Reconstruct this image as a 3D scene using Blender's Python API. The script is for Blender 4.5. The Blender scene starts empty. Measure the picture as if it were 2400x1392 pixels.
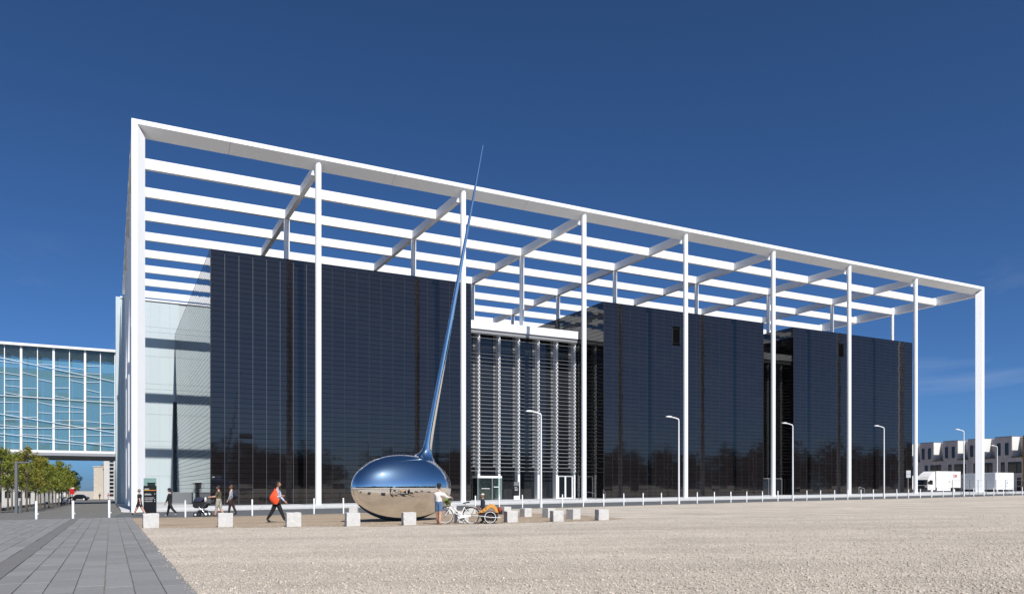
import bpy, bmesh, math, random
from mathutils import Vector, Matrix, Quaternion
import numpy as np

# ------------------------------------------------------------------ camera, sky, sun, exposure
scene = bpy.context.scene
COL = scene.collection
R = math.radians
SLOPE = 0.0115                      # the square rises gently towards the right

def g(x):                           # height of the ground at world x
    return SLOPE * max(-160.0, min(150.0, x))

cam_data = bpy.data.cameras.new('camera')
cam_data.sensor_width = 36.0
cam_data.lens = 36.0 * 1814.0 / 2400.0
cam_data.shift_y = 451.0 / 2400.0
cam_data.clip_start = 0.1
cam_data.clip_end = 6000.0
cam = bpy.data.objects.new('camera', cam_data)
cam.location = (0, 0, 1.42)
cam.rotation_euler = (R(90), 0, 0)
COL.objects.link(cam)
scene.camera = cam

SUN_AZ, SUN_EL = R(151.0), R(47.0)  # azimuth clockwise from +Y
world = bpy.data.worlds.new('World')
scene.world = world
world.use_nodes = True
wn, wl = world.node_tree.nodes, world.node_tree.links
bg = wn['Background']
sky = wn.new('ShaderNodeTexSky')
sky.sky_type = 'NISHITA'
sky.sun_disc = False
sky.sun_elevation = SUN_EL
sky.sun_rotation = SUN_AZ
sky.altitude = 0
sky.air_density = 0.5
sky.dust_density = 1.0
sky.ozone_density = 8.0
# thin high cloud, the same all round the sky
wtc = wn.new('ShaderNodeTexCoord')
wmap = wn.new('ShaderNodeMapping')
wmap.inputs['Scale'].default_value = (2.2, 2.2, 9.0)
wno = wn.new('ShaderNodeTexNoise')
wno.inputs['Scale'].default_value = 1.6
wno.inputs['Detail'].default_value = 7.0
wno.inputs['Roughness'].default_value = 0.62
wno.inputs['Distortion'].default_value = 0.5
wr = wn.new('ShaderNodeValToRGB')
wr.color_ramp.elements[0].position = 0.55
wr.color_ramp.elements[0].color = (0, 0, 0, 1)
wr.color_ramp.elements[1].position = 0.85
wr.color_ramp.elements[1].color = (0.24, 0.24, 0.24, 1)
wl.new(wtc.outputs['Generated'], wmap.inputs['Vector'])
wl.new(wmap.outputs['Vector'], wno.inputs['Vector'])
wl.new(wno.outputs['Fac'], wr.inputs['Fac'])
# cloud only in the lower sky
wsep = wn.new('ShaderNodeSeparateXYZ')
wl.new(wtc.outputs['Generated'], wsep.inputs['Vector'])
wel = wn.new('ShaderNodeMapRange')
wel.interpolation_type = 'SMOOTHSTEP'
wel.inputs['From Min'].default_value = 0.30
wel.inputs['From Max'].default_value = 0.08
wl.new(wsep.outputs['Z'], wel.inputs['Value'])
wcl = wn.new('ShaderNodeMath'); wcl.operation = 'MULTIPLY'
wl.new(wr.outputs['Color'], wcl.inputs[0]); wl.new(wel.outputs['Result'], wcl.inputs[1])
# clear deep blue, as through a polarising filter
wga = wn.new('ShaderNodeMix')
wga.data_type = 'RGBA'; wga.blend_type = 'MULTIPLY'
wga.inputs['Factor'].default_value = 1.0
wga.inputs['B'].default_value = (0.555, 0.775, 0.895, 1)
wl.new(sky.outputs['Color'], wga.inputs['A'])
wmx = wn.new('ShaderNodeMix')
wmx.data_type = 'RGBA'
wmx.inputs['B'].default_value = (7.0, 7.3, 7.8, 1)
wl.new(wcl.outputs[0], wmx.inputs['Factor'])
wl.new(wga.outputs['Result'], wmx.inputs['A'])
wl.new(wmx.outputs['Result'], bg.inputs['Color'])
bg.inputs['Strength'].default_value = 0.10

sun_data = bpy.data.lights.new('sun', 'SUN')
sun_data.energy = 4.6
sun_data.angle = R(0.53)
sun_data.color = (1.0, 0.955, 0.89)
sun = bpy.data.objects.new('sun', sun_data)
sun_dir = Vector((math.sin(SUN_AZ) * math.cos(SUN_EL), math.cos(SUN_AZ) * math.cos(SUN_EL), math.sin(SUN_EL)))
sun.rotation_euler = sun_dir.to_track_quat('Z', 'Y').to_euler()
sun.location = sun_dir * 200
COL.objects.link(sun)

scene.view_settings.view_transform = 'Standard'
scene.view_settings.look = 'None'
scene.view_settings.exposure = 0.3
scene.view_settings.gamma = 1.0
scene.view_settings.use_curve_mapping = False
scene.cycles.max_bounces = 10
scene.cycles.glossy_bounces = 5
scene.cycles.transparent_max_bounces = 16
scene.cycles.caustics_reflective = False
scene.cycles.caustics_refractive = False

# ------------------------------------------------------------------ frames of reference
CX, CY = -29.5, 60.0                # front left corner of the big frame
TH = R(27.4)
CO, SI = math.cos(TH), math.sin(TH)

def W(u, v, z=0.0):                 # building axes -> world
    return Vector((CX + u * CO - v * SI, CY + u * SI + v * CO, z))

def gu(u, v):
    return g(CX + u * CO - v * SI)

# ------------------------------------------------------------------ materials
MATS = {}

def mat(name, col, rough=0.6, metal=0.0, noise=None, bump=None, spec=0.5, rand=0.0, col2=None, ior=None):
    """noise = (scale, amount) multiplies brightness; bump = (scale, strength, distance)"""
    if name in MATS:
        return MATS[name]
    m = bpy.data.materials.new(name)
    m.use_nodes = True
    n, l = m.node_tree.nodes, m.node_tree.links
    b = n['Principled BSDF']
    b.inputs['Roughness'].default_value = rough
    b.inputs['Metallic'].default_value = metal
    b.inputs['Specular IOR Level'].default_value = spec
    if ior:
        b.inputs['IOR'].default_value = ior
    b.inputs['Base Color'].default_value = (*col, 1)
    geo = n.new('ShaderNodeNewGeometry')
    src = None
    if noise:
        t = n.new('ShaderNodeTexNoise')
        t.inputs['Scale'].default_value = noise[0]
        t.inputs['Detail'].default_value = 6
        t.inputs['Roughness'].default_value = 0.65
        l.new(geo.outputs['Position'], t.inputs['Vector'])
        mr = n.new('ShaderNodeMapRange')
        mr.inputs['From Min'].default_value = 0.25
        mr.inputs['From Max'].default_value = 0.75
        mr.inputs['To Min'].default_value = 1 - noise[1]
        mr.inputs['To Max'].default_value = 1 + noise[1]
        l.new(t.outputs['Fac'], mr.inputs['Value'])
        src = mr.outputs['Result']
    if rand:
        oi = n.new('ShaderNodeObjectInfo')
        isl = geo.outputs['Random Per Island']
        ad = n.new('ShaderNodeMath'); ad.operation = 'ADD'
        l.new(oi.outputs['Random'], ad.inputs[0]); l.new(isl, ad.inputs[1])
        fr = n.new('ShaderNodeMath'); fr.operation = 'FRACT'
        l.new(ad.outputs[0], fr.inputs[0])
        mr2 = n.new('ShaderNodeMapRange')
        mr2.inputs['To Min'].default_value = 1 - rand
        mr2.inputs['To Max'].default_value = 1 + rand
        l.new(fr.outputs[0], mr2.inputs['Value'])
        if src:
            mu = n.new('ShaderNodeMath'); mu.operation = 'MULTIPLY'
            l.new(src, mu.inputs[0]); l.new(mr2.outputs['Result'], mu.inputs[1])
            src = mu.outputs[0]
        else:
            src = mr2.outputs['Result']
    if src:
        mx = n.new('ShaderNodeVectorMath'); mx.operation = 'SCALE'
        mx.inputs[0].default_value = col
        if col2:
            t2 = n.new('ShaderNodeTexNoise')
            t2.inputs['Scale'].default_value = 0.6
            t2.inputs['Detail'].default_value = 5
            l.new(geo.outputs['Position'], t2.inputs['Vector'])
            cr = n.new('ShaderNodeValToRGB')
            cr.color_ramp.elements[0].position = 0.4
            cr.color_ramp.elements[0].color = (*col, 1)
            cr.color_ramp.elements[1].position = 0.62
            cr.color_ramp.elements[1].color = (*col2, 1)
            l.new(t2.outputs['Fac'], cr.inputs['Fac'])
            l.new(cr.outputs['Color'], mx.inputs[0])
        l.new(src, mx.inputs['Scale'])
        l.new(mx.outputs[0], b.inputs['Base Color'])
    if bump:
        t3 = n.new('ShaderNodeTexNoise')
        t3.inputs['Scale'].default_value = bump[0]
        t3.inputs['Detail'].default_value = 4
        l.new(geo.outputs['Position'], t3.inputs['Vector'])
        bp = n.new('ShaderNodeBump')
        bp.inputs['Strength'].default_value = bump[1]
        bp.inputs['Distance'].default_value = bump[2]
        l.new(t3.outputs['Fac'], bp.inputs['Height'])
        l.new(bp.outputs['Normal'], b.inputs['Normal'])
    MATS[name] = m
    return m

def gravel_mat(name, c_dark, c_mid, c_light, cell, bumpd, patch):
    m = bpy.data.materials.new(name)
    m.use_nodes = True
    n, l = m.node_tree.nodes, m.node_tree.links
    b = n['Principled BSDF']
    b.inputs['Roughness'].default_value = 0.9
    b.inputs['Specular IOR Level'].default_value = 0.2
    geo = n.new('ShaderNodeNewGeometry')
    v = n.new('ShaderNodeTexVoronoi')
    v.inputs['Scale'].default_value = cell
    l.new(geo.outputs['Position'], v.inputs['Vector'])
    sep = n.new('ShaderNodeSeparateColor')
    l.new(v.outputs['Color'], sep.inputs['Color'])
    cr = n.new('ShaderNodeValToRGB')
    e = cr.color_ramp.elements
    e[0].position = 0.0; e[0].color = (*c_dark, 1)
    e[1].position = 1.0; e[1].color = (*c_light, 1)
    k = cr.color_ramp.elements.new(0.13); k.color = (*c_mid, 1)
    k = cr.color_ramp.elements.new(0.8); k.color = (*[x * 1.06 for x in c_mid], 1)
    l.new(sep.outputs['Red'], cr.inputs['Fac'])
    t = n.new('ShaderNodeTexNoise')
    t.inputs['Scale'].default_value = patch
    t.inputs['Detail'].default_value = 8
    t.inputs['Roughness'].default_value = 0.7
    l.new(geo.outputs['Position'], t.inputs['Vector'])
    mr = n.new('ShaderNodeMapRange')
    mr.inputs['From Min'].default_value = 0.3
    mr.inputs['From Max'].default_value = 0.7
    mr.inputs['To Min'].default_value = 0.80
    mr.inputs['To Max'].default_value = 1.12
    l.new(t.outputs['Fac'], mr.inputs['Value'])
    mp = n.new('ShaderNodeMapping')
    mp.inputs['Rotation'].default_value = (0, 0, R(-12))
    mp.inputs['Scale'].default_value = (0.05, 0.55, 1.0)
    l.new(geo.outputs['Position'], mp.inputs['Vector'])
    t4 = n.new('ShaderNodeTexNoise')
    t4.inputs['Scale'].default_value = 1.0
    t4.inputs['Detail'].default_value = 6
    t4.inputs['Roughness'].default_value = 0.6
    l.new(mp.outputs['Vector'], t4.inputs['Vector'])
    mr4 = n.new('ShaderNodeMapRange')
    mr4.inputs['From Min'].default_value = 0.36
    mr4.inputs['From Max'].default_value = 0.58
    mr4.inputs['To Min'].default_value = 0.83
    mr4.inputs['To Max'].default_value = 1.04
    l.new(t4.outputs['Fac'], mr4.inputs['Value'])
    mm = n.new('ShaderNodeMath'); mm.operation = 'MULTIPLY'
    l.new(mr.outputs['Result'], mm.inputs[0]); l.new(mr4.outputs['Result'], mm.inputs[1])
    mx = n.new('ShaderNodeVectorMath'); mx.operation = 'SCALE'
    l.new(cr.outputs['Color'], mx.inputs[0])
    l.new(mm.outputs[0], mx.inputs['Scale'])
    l.new(mx.outputs[0], b.inputs['Base Color'])
    bp = n.new('ShaderNodeBump')
    bp.inputs['Strength'].default_value = 0.7
    bp.inputs['Distance'].default_value = bumpd
    bp.invert = True
    l.new(v.outputs['Distance'], bp.inputs['Height'])
    l.new(bp.outputs['Normal'], b.inputs['Normal'])
    MATS[name] = m
    return m

def glass_mat(name, tint, transp, gloss_rough=0.02, body=(0.02, 0.03, 0.035)):
    """thin architectural glass: mirror by Fresnel, partly see-through, tinted body"""
    m = bpy.data.materials.new(name)
    m.use_nodes = True
    n, l = m.node_tree.nodes, m.node_tree.links
    n.remove(n['Principled BSDF'])
    out = n['Material Output']
    tr = n.new('ShaderNodeBsdfTransparent'); tr.inputs['Color'].default_value = (*tint, 1)
    df = n.new('ShaderNodeBsdfDiffuse'); df.inputs['Color'].default_value = (*body, 1)
    gl = n.new('ShaderNodeBsdfGlossy'); gl.inputs['Roughness'].default_value = gloss_rough
    m1 = n.new('ShaderNodeMixShader'); m1.inputs['Fac'].default_value = transp
    l.new(df.outputs[0], m1.inputs[1]); l.new(tr.outputs[0], m1.inputs[2])
    fr = n.new('ShaderNodeFresnel'); fr.inputs['IOR'].default_value = 1.6
    m2 = n.new('ShaderNodeMixShader')
    l.new(fr.outputs[0], m2.inputs['Fac'])
    l.new(m1.outputs[0], m2.inputs[1]); l.new(gl.outputs[0], m2.inputs[2])
    l.new(m2.outputs[0], out.inputs['Surface'])
    MATS[name] = m
    return m

def leaf_mat(name, c0, c1, trans=0.35):
    m = bpy.data.materials.new(name)
    m.use_nodes = True
    n, l = m.node_tree.nodes, m.node_tree.links
    n.remove(n['Principled BSDF'])
    out = n['Material Output']
    geo = n.new('ShaderNodeNewGeometry')
    cr = n.new('ShaderNodeValToRGB')
    cr.color_ramp.elements[0].color = (*c0, 1)
    cr.color_ramp.elements[1].color = (*c1, 1)
    l.new(geo.outputs['Random Per Island'], cr.inputs['Fac'])
    d = n.new('ShaderNodeBsdfDiffuse'); t = n.new('ShaderNodeBsdfTranslucent')
    l.new(cr.outputs[0], d.inputs['Color']); l.new(cr.outputs[0], t.inputs['Color'])
    mx = n.new('ShaderNodeMixShader'); mx.inputs['Fac'].default_value = trans
    l.new(d.outputs[0], mx.inputs[1]); l.new(t.outputs[0], mx.inputs[2])
    l.new(mx.outputs[0], out.inputs['Surface'])
    MATS[name] = m
    return m

M_white = mat('white_steel_paint', (0.82, 0.83, 0.84), 0.6, noise=(0.35, 0.03))
M_black = mat('black_glass_cladding', (0.0105, 0.009, 0.010), 0.035, spec=0.5, ior=1.68, bump=(0.9, 0.03, 0.05), rand=0.10)
M_back = mat('dark_joint_recess', (0.0022, 0.0022, 0.0025), 0.9, spec=0.05)
M_rail = mat('aluminium_rail', (0.16, 0.17, 0.19), 0.5, metal=0.5)
M_rail_d = mat('dark_rail', (0.03, 0.032, 0.036), 0.5)
M_hall = mat('pale_glass_panel', (0.50, 0.575, 0.60), 0.16, spec=0.35, noise=(0.15, 0.03), rand=0.02)
M_conc = mat('concrete', (0.55, 0.545, 0.53), 0.9, noise=(7.0, 0.13), bump=(30, 0.35, 0.012), spec=0.2)
M_conc_b = mat('pale_concrete', (0.50, 0.51, 0.52), 0.85, noise=(5.0, 0.10), bump=(40, 0.25, 0.006), spec=0.2)
M_asph = mat('asphalt', (0.106, 0.113, 0.120), 0.9, noise=(2.2, 0.10), bump=(60, 0.4, 0.01), spec=0.2)
M_plaza = mat('plaza_concrete', (0.15, 0.147, 0.14), 0.9, noise=(0.9, 0.14), bump=(50, 0.3, 0.008), spec=0.2)
M_kerb = mat('kerb_stone', (0.52, 0.52, 0.51), 0.85, noise=(4, 0.08), spec=0.2)
M_slab = mat('paving_stone', (0.212, 0.210, 0.210), 0.85, noise=(14.0, 0.10), bump=(45, 0.35, 0.006), spec=0.25, rand=0.09)
M_slabd = mat('drain_stone', (0.155, 0.152, 0.150), 0.85, noise=(14.0, 0.12), bump=(45, 0.4, 0.006), spec=0.25)
M_mirror = mat('polished_steel', (0.89, 0.88, 0.86), 0.025, metal=1.0)
M_steel = mat('grey_steel', (0.17, 0.18, 0.19), 0.5, metal=0.2)
M_silver = mat('silver_louvre', (0.27, 0.275, 0.285), 0.5, metal=0.15)
M_sidep = mat('grey_side_panel', (0.17, 0.175, 0.18), 0.6)
M_lamp = mat('lamp_white', (0.78, 0.80, 0.82), 0.4)
M_dark = mat('dark_metal', (0.014, 0.015, 0.017), 0.5)
M_blk = mat('black_paint', (0.010, 0.010, 0.011), 0.4)
M_rubber = mat('rubber', (0.015, 0.015, 0.015), 0.8)
M_chrome = mat('bright_metal', (0.6, 0.6, 0.62), 0.25, metal=1.0)
M_fglass = glass_mat('facade_glass', (0.45, 0.52, 0.58), 0.45, body=(0.03, 0.034, 0.042))
M_bglass = glass_mat('bridge_glass', (0.66, 0.92, 0.98), 0.66, body=(0.26, 0.52, 0.60))
M_cglass = glass_mat('clear_glass', (0.75, 0.88, 0.86), 0.85, body=(0.1, 0.14, 0.13))
M_wglass = mat('window_glass', (0.012, 0.016, 0.022), 0.04, spec=0.6)
M_print_w = mat('white_print', (0.75, 0.75, 0.75), 0.6)
M_print_y = mat('yellow_print', (0.75, 0.42, 0.03), 0.6)
M_soil = gravel_mat('joint_grit', (0.10, 0.09, 0.08), (0.20, 0.18, 0.155), (0.34, 0.31, 0.27), 70, 0.01, 1.5)
M_gravel = gravel_mat('pale_gravel', (0.18, 0.155, 0.13), (0.515, 0.455, 0.385), (0.66, 0.61, 0.53), 34, 0.022, 0.35)
M_brown = gravel_mat('brown_gravel', (0.22, 0.17, 0.125), (0.365, 0.285, 0.205), (0.46, 0.375, 0.29), 60, 0.012, 0.5)
M_bark = mat('bark', (0.11, 0.09, 0.07), 0.9, noise=(20, 0.2))
M_leaf = leaf_mat('spring_leaves', (0.14, 0.17, 0.03), (0.31, 0.33, 0.08))
M_leafo = leaf_mat('bronze_leaves', (0.19, 0.18, 0.03), (0.33, 0.29, 0.07))
M_wood_far = leaf_mat('woodland_leaves', (0.018, 0.022, 0.010), (0.035, 0.040, 0.018), 0.15)
M_water = mat('canal_water', (0.012, 0.016, 0.016), 0.06, bump=(1.5, 0.15, 0.05))

# ------------------------------------------------------------------ mesh helpers
class MB:
    def __init__(s):
        s.v, s.f = [], []
    def quad(s, a, b, c, d):
        i = len(s.v); s.v += [tuple(a), tuple(b), tuple(c), tuple(d)]; s.f.append((i, i+1, i+2, i+3)); return s
    def box(s, x0, x1, y0, y1, z0, z1):
        i = len(s.v)
        s.v += [(x0,y0,z0),(x1,y0,z0),(x1,y1,z0),(x0,y1,z0),(x0,y0,z1),(x1,y0,z1),(x1,y1,z1),(x0,y1,z1)]
        s.f += [(i,i+3,i+2,i+1),(i+4,i+5,i+6,i+7),(i,i+1,i+5,i+4),(i+1,i+2,i+6,i+5),(i+2,i+3,i+7,i+6),(i+3,i,i+4,i+7)]
        return s
    def obox(s, M, sx, sy, sz):
        i = len(s.v)
        for z in (-.5, .5):
            for x, y in ((-.5,-.5),(.5,-.5),(.5,.5),(-.5,.5)):
                s.v.append(tuple(M @ Vector((x*sx, y*sy, z*sz))))
        s.f += [(i,i+3,i+2,i+1),(i+4,i+5,i+6,i+7),(i,i+1,i+5,i+4),(i+1,i+2,i+6,i+5),(i+2,i+3,i+7,i+6),(i+3,i,i+4,i+7)]
        return s
    def bar(s, p, q, w, h, up=(0,0,1)):
        p, q = Vector(p), Vector(q); d = q - p; L = d.length; d.normalize()
        upv = Vector(up)
        if abs(d.dot(upv)) > .99: upv = Vector((1,0,0))
        sd = d.cross(upv).normalized(); uu = sd.cross(d)
        M = Matrix((( d.x, sd.x, uu.x, 0),(d.y, sd.y, uu.y, 0),(d.z, sd.z, uu.z, 0),(0,0,0,1)))
        M.translation = (p + q) / 2
        return s.obox(M, L, w, h)
    def tube(s, pts, rad, n=8, cap=True, closed=False):
        pts = [Vector(p) for p in pts]
        if not isinstance(rad, (list, tuple)): rad = [rad] * len(pts)
        N = len(pts); base = len(s.v); prev = None
        for k, p in enumerate(pts):
            if closed: d = pts[(k+1) % N] - pts[k-1]
            else: d = pts[min(k+1, N-1)] - pts[max(k-1, 0)]
            d.normalize()
            if prev is None:
                a = Vector((0,0,1)) if abs(d.z) < .9 else Vector((1,0,0))
                e1 = d.cross(a).normalized()
            else:
                e1 = (prev - d * prev.dot(d)).normalized()
            prev = e1; e2 = d.cross(e1)
            for j in range(n):
                t = 2 * math.pi * j / n
                s.v.append(tuple(p + (e1 * math.cos(t) + e2 * math.sin(t)) * rad[k]))
        rng = N if closed else N - 1
        for k in range(rng):
            for j in range(n):
                a = base + k*n + j; b = base + k*n + (j+1) % n
                k2 = (k+1) % N
                c = base + k2*n + (j+1) % n; d_ = base + k2*n + j
                s.f.append((a, b, c, d_))
        if cap and not closed:
            s.f.append(tuple(base + j for j in reversed(range(n))))
            s.f.append(tuple(base + (N-1)*n + j for j in range(n)))
        return s
    def ring(s, c, axis, R0, r, n=28, m=6):
        c, axis = Vector(c), Vector(axis).normalized()
        a = Vector((0,0,1)) if abs(axis.z) < .9 else Vector((1,0,0))
        e1 = axis.cross(a).normalized(); e2 = axis.cross(e1)
        return s.tube([c + (e1*math.cos(2*math.pi*k/n) + e2*math.sin(2*math.pi*k/n))*R0 for k in range(n)], r, m, closed=True)
    def ball(s, c, rx, ry, rz, n=12, m=8, M=None):
        c = Vector(c); base = len(s.v)
        for i in range(m+1):
            ph = math.pi * i / m
            for j in range(n):
                t = 2*math.pi*j/n
                p = Vector((rx*math.sin(ph)*math.cos(t), ry*math.sin(ph)*math.sin(t), rz*math.cos(ph)))
                if M: p = M @ p
                s.v.append(tuple(c + p))
        for i in range(m):
            for j in range(n):
                s.f.append((base+i*n+j, base+(i+1)*n+j, base+(i+1)*n+(j+1)%n, base+i*n+(j+1)%n))
        return s
    def prism(s, prof, y0, y1):          # profile in xz, extruded along y
        i = len(s.v); n = len(prof)
        s.v += [(x, y0, z) for x, z in prof] + [(x, y1, z) for x, z in prof]
        s.f.append(tuple(i + k for k in range(n)))
        s.f.append(tuple(i + n + k for k in reversed(range(n))))
        for k in range(n):
            k2 = (k+1) % n
            s.f.append((i+k2, i+k, i+n+k, i+n+k2))
        return s
    def mesh(s, name, m, smooth=False):
        me = bpy.data.meshes.new(name)
        me.from_pydata(s.v, [], s.f)
        if smooth: me.polygons.foreach_set('use_smooth', [True]*len(me.polygons))
        if m: me.materials.append(m)
        me.update()
        if smooth: me.set_sharp_from_angle(angle=R(50))
        return me
    def build(s, name, m, parent=None, smooth=False, bevel=0):
        o = bpy.data.objects.new(name, s.mesh(name, m, smooth))
        COL.objects.link(o); o.parent = parent
        if bevel:
            b = o.modifiers.new('bevel', 'BEVEL'); b.width = bevel; b.segments = 2; b.limit_method = 'ANGLE'
        return o

def tag(o, label=None, cat=None, group=None, kind=None):
    if label: o['label'] = label
    if cat: o['category'] = cat
    if group: o['group'] = group
    if kind: o['kind'] = kind
    return o

def thing(name, label, cat, loc=(0,0,0), rz=0.0, group=None):
    o = bpy.data.objects.new(name, None)
    o.empty_display_size = 0.3
    COL.objects.link(o)
    o.location = loc; o.rotation_euler = (0, 0, rz)
    return tag(o, label, cat, group)

def copy_tree(o, parent=None):
    c = o.copy(); COL.objects.link(c); c.parent = parent
    for ch in list(o.children):
        copy_tree(ch, c)
    return c

def inst(name, me, parent, loc=(0,0,0), rot=(0,0,0)):
    o = bpy.data.objects.new(name, me); COL.objects.link(o); o.parent = parent
    o.location = loc; o.rotation_euler = rot
    return o

def bthing(name, label, cat, group=None):      # a thing in building axes (u, v, z)
    return thing(name, label, cat, (CX, CY, 0), TH, group)

def tilt_frame(name):                          # setting pieces lying on the sloping ground, building axes
    o = bpy.data.objects.new(name, None); COL.objects.link(o)
    o.matrix_world = Matrix.Rotation(-math.atan(SLOPE), 4, 'Y') @ Matrix.Translation((CX, CY, 0)) @ Matrix.Rotation(TH, 4, 'Z')
    return o

TF = Matrix.Rotation(-math.atan(SLOPE), 4, 'Y') @ Matrix.Translation((CX, CY, 0)) @ Matrix.Rotation(TH, 4, 'Z')

def sheet(name, poly, h, m, sub=None):         # flat sheet on the slope, polygon in (u, v), h above the ground
    bm = bmesh.new()
    vs = []
    for u, v in poly:
        p = W(u, v); vs.append(bm.verts.new((p.x, p.y, g(p.x) + h)))
    bm.faces.new(vs)
    bmesh.ops.triangulate(bm, faces=bm.faces[:])
    me = bpy.data.meshes.new(name); bm.to_mesh(me); bm.free()
    me.materials.append(m)
    o = bpy.data.objects.new(name, me); COL.objects.link(o)
    return tag(o, kind='structure')

# ------------------------------------------------------------------ the ground
rng = random.Random(7)

def ground():
    # building-axis grid with the canal basin left open
    us = [-1500, -700, -300, -150, -70, -40, -10.6, 0, 40, 120, 200, 400, 900, 1800]
    vs = [-1500, -700, -300, -150, -80, -40, -20, -6, 20, 60, 110, 190, 400, 900, 1800]
    b = MB(); idx = {}
    for i, u in enumerate(us):
        for j, v in enumerate(vs):
            p = W(u, v); idx[i, j] = len(b.v); b.v.append((p.x, p.y, g(p.x)))
    for i in range(len(us)-1):
        for j in range(len(vs)-1):
            if -41 < us[i] < -10.7 and -7 < vs[j] < 189: continue
            b.f.append((idx[i,j], idx[i+1,j], idx[i+1,j+1], idx[i,j+1]))
    tag(b.build('gravel_ground', M_gravel), kind='structure')
    w = MB()
    for (u0,u1,v0,v1) in ((-40,-10.6,-6,190),):
        a = [W(u0,v0,-2.0), W(u1,v0,-2.0), W(u1,v1,-2.0), W(u0,v1,-2.0)]
        w.quad(*a)
    tag(w.build('canal_water', M_water), kind='structure')
    k = MB()
    cs = [W(-10.6,-6), W(-10.6,190), W(-40,190), W(-40,-6)]
    for i in range(4):
        p, q = cs[i], cs[(i+1) % 4]
        k.quad((p.x,p.y,-3.5),(q.x,q.y,-3.5),(q.x,q.y,g(q.x)),(p.x,p.y,g(p.x)))
    tag(k.build('canal_bank', M_conc), kind='structure')
    # avenue and crossing on the left, asphalt road along the building
    sheet('avenue_pavement', [(-10.5,-14.6),(-1.6,-14.9),(-0.6,-0.9),(-0.8,190),(-10.5,190)], 0.008, M_plaza)
    near = [(-1.6,-14.9),(2.5,-17.3),(9,-17.6),(14,-17.2),(22,-16.1),(31,-16),(40,-14.6),(53,-13.3),(64,-13.0),(76,-12.9),(88,-12.1),(99,-10.6),(160,-4)]
    road = near + [(160, 6), (118, -0.9), (-0.6, -0.9)]
    sheet('road', road, 0.012, M_asph)
    # pale edging strip along the road
    e = MB()
    for (a, c) in zip(near[:-1], near[1:]):
        p, q = W(*a), W(*c); n = Vector((q.y-p.y, -(q.x-p.x), 0)).normalized()*0.16
        e.quad((p.x,p.y,g(p.x)+.018),(p.x+n.x,p.y+n.y,g(p.x)+.018),(q.x+n.x,q.y+n.y,g(q.x)+.018),(q.x,q.y,g(q.x)+.018))
    for f in range(len(e.f)): e.f[f] = tuple(reversed(e.f[f])) if False else e.f[f]
    tag(e.build('road_edging', M_kerb), kind='structure')
    # brown binding gravel round the sculpture, ragged edge
    front = [(-0.36,-31.2),(1.1,-32.2),(3.9,-34.0),(8.5,-36.7),(11.6,-37.5),(14,-37.6),(18.2,-38.2),(20.2,-36.8),(20.6,-33),(21.5,-29),(20.4,-24),(20.8,-20.5),(21.5,-17.0)]
    poly = []
    for a, c in zip(front[:-1], front[1:]):
        L = math.hypot(c[0]-a[0], c[1]-a[1]); n = max(1, int(L/0.25))
        for k in range(n):
            t = k/n
            poly.append((a[0]+(c[0]-a[0])*t+rng.uniform(-.13,.13), a[1]+(c[1]-a[1])*t+rng.uniform(-.13,.13)))
    back = [(21.5,-16.4),(14,-17.4),(9,-17.8),(2.5,-17.5),(-0.36,-15.9)]
    sheet('brown_gravel_patch', poly + back, 0.006, M_brown)
    # entrance pavement: kerb and raised plinth along the facade
    P = tilt_frame('plinth'); tag(P, kind='structure')
    u = 1.3; seg = 0
    while u < 118:
        L = 4.1
        MB().box(u, u+L-0.02, -0.9, -0.6, -0.3, 0.15).build('kerb_stone', M_kerb, P)
        u += L
    for i in range(14):
        u0 = 1.3 + i*8.4
        MB().box(u0, u0+8.38, -0.58, 13.6, -0.3, 0.30).build('plinth_slab', M_conc_b, P)
    MB().box(-0.7, 1.28, 2.6, 49.0, -.3, .14).build('plinth_slab', M_conc_b, P)
    MB().box(1.3, 6.3, 13.62, 49.4, -.3, .30).build('plinth_slab', M_conc_b, P)
ground()

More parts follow.
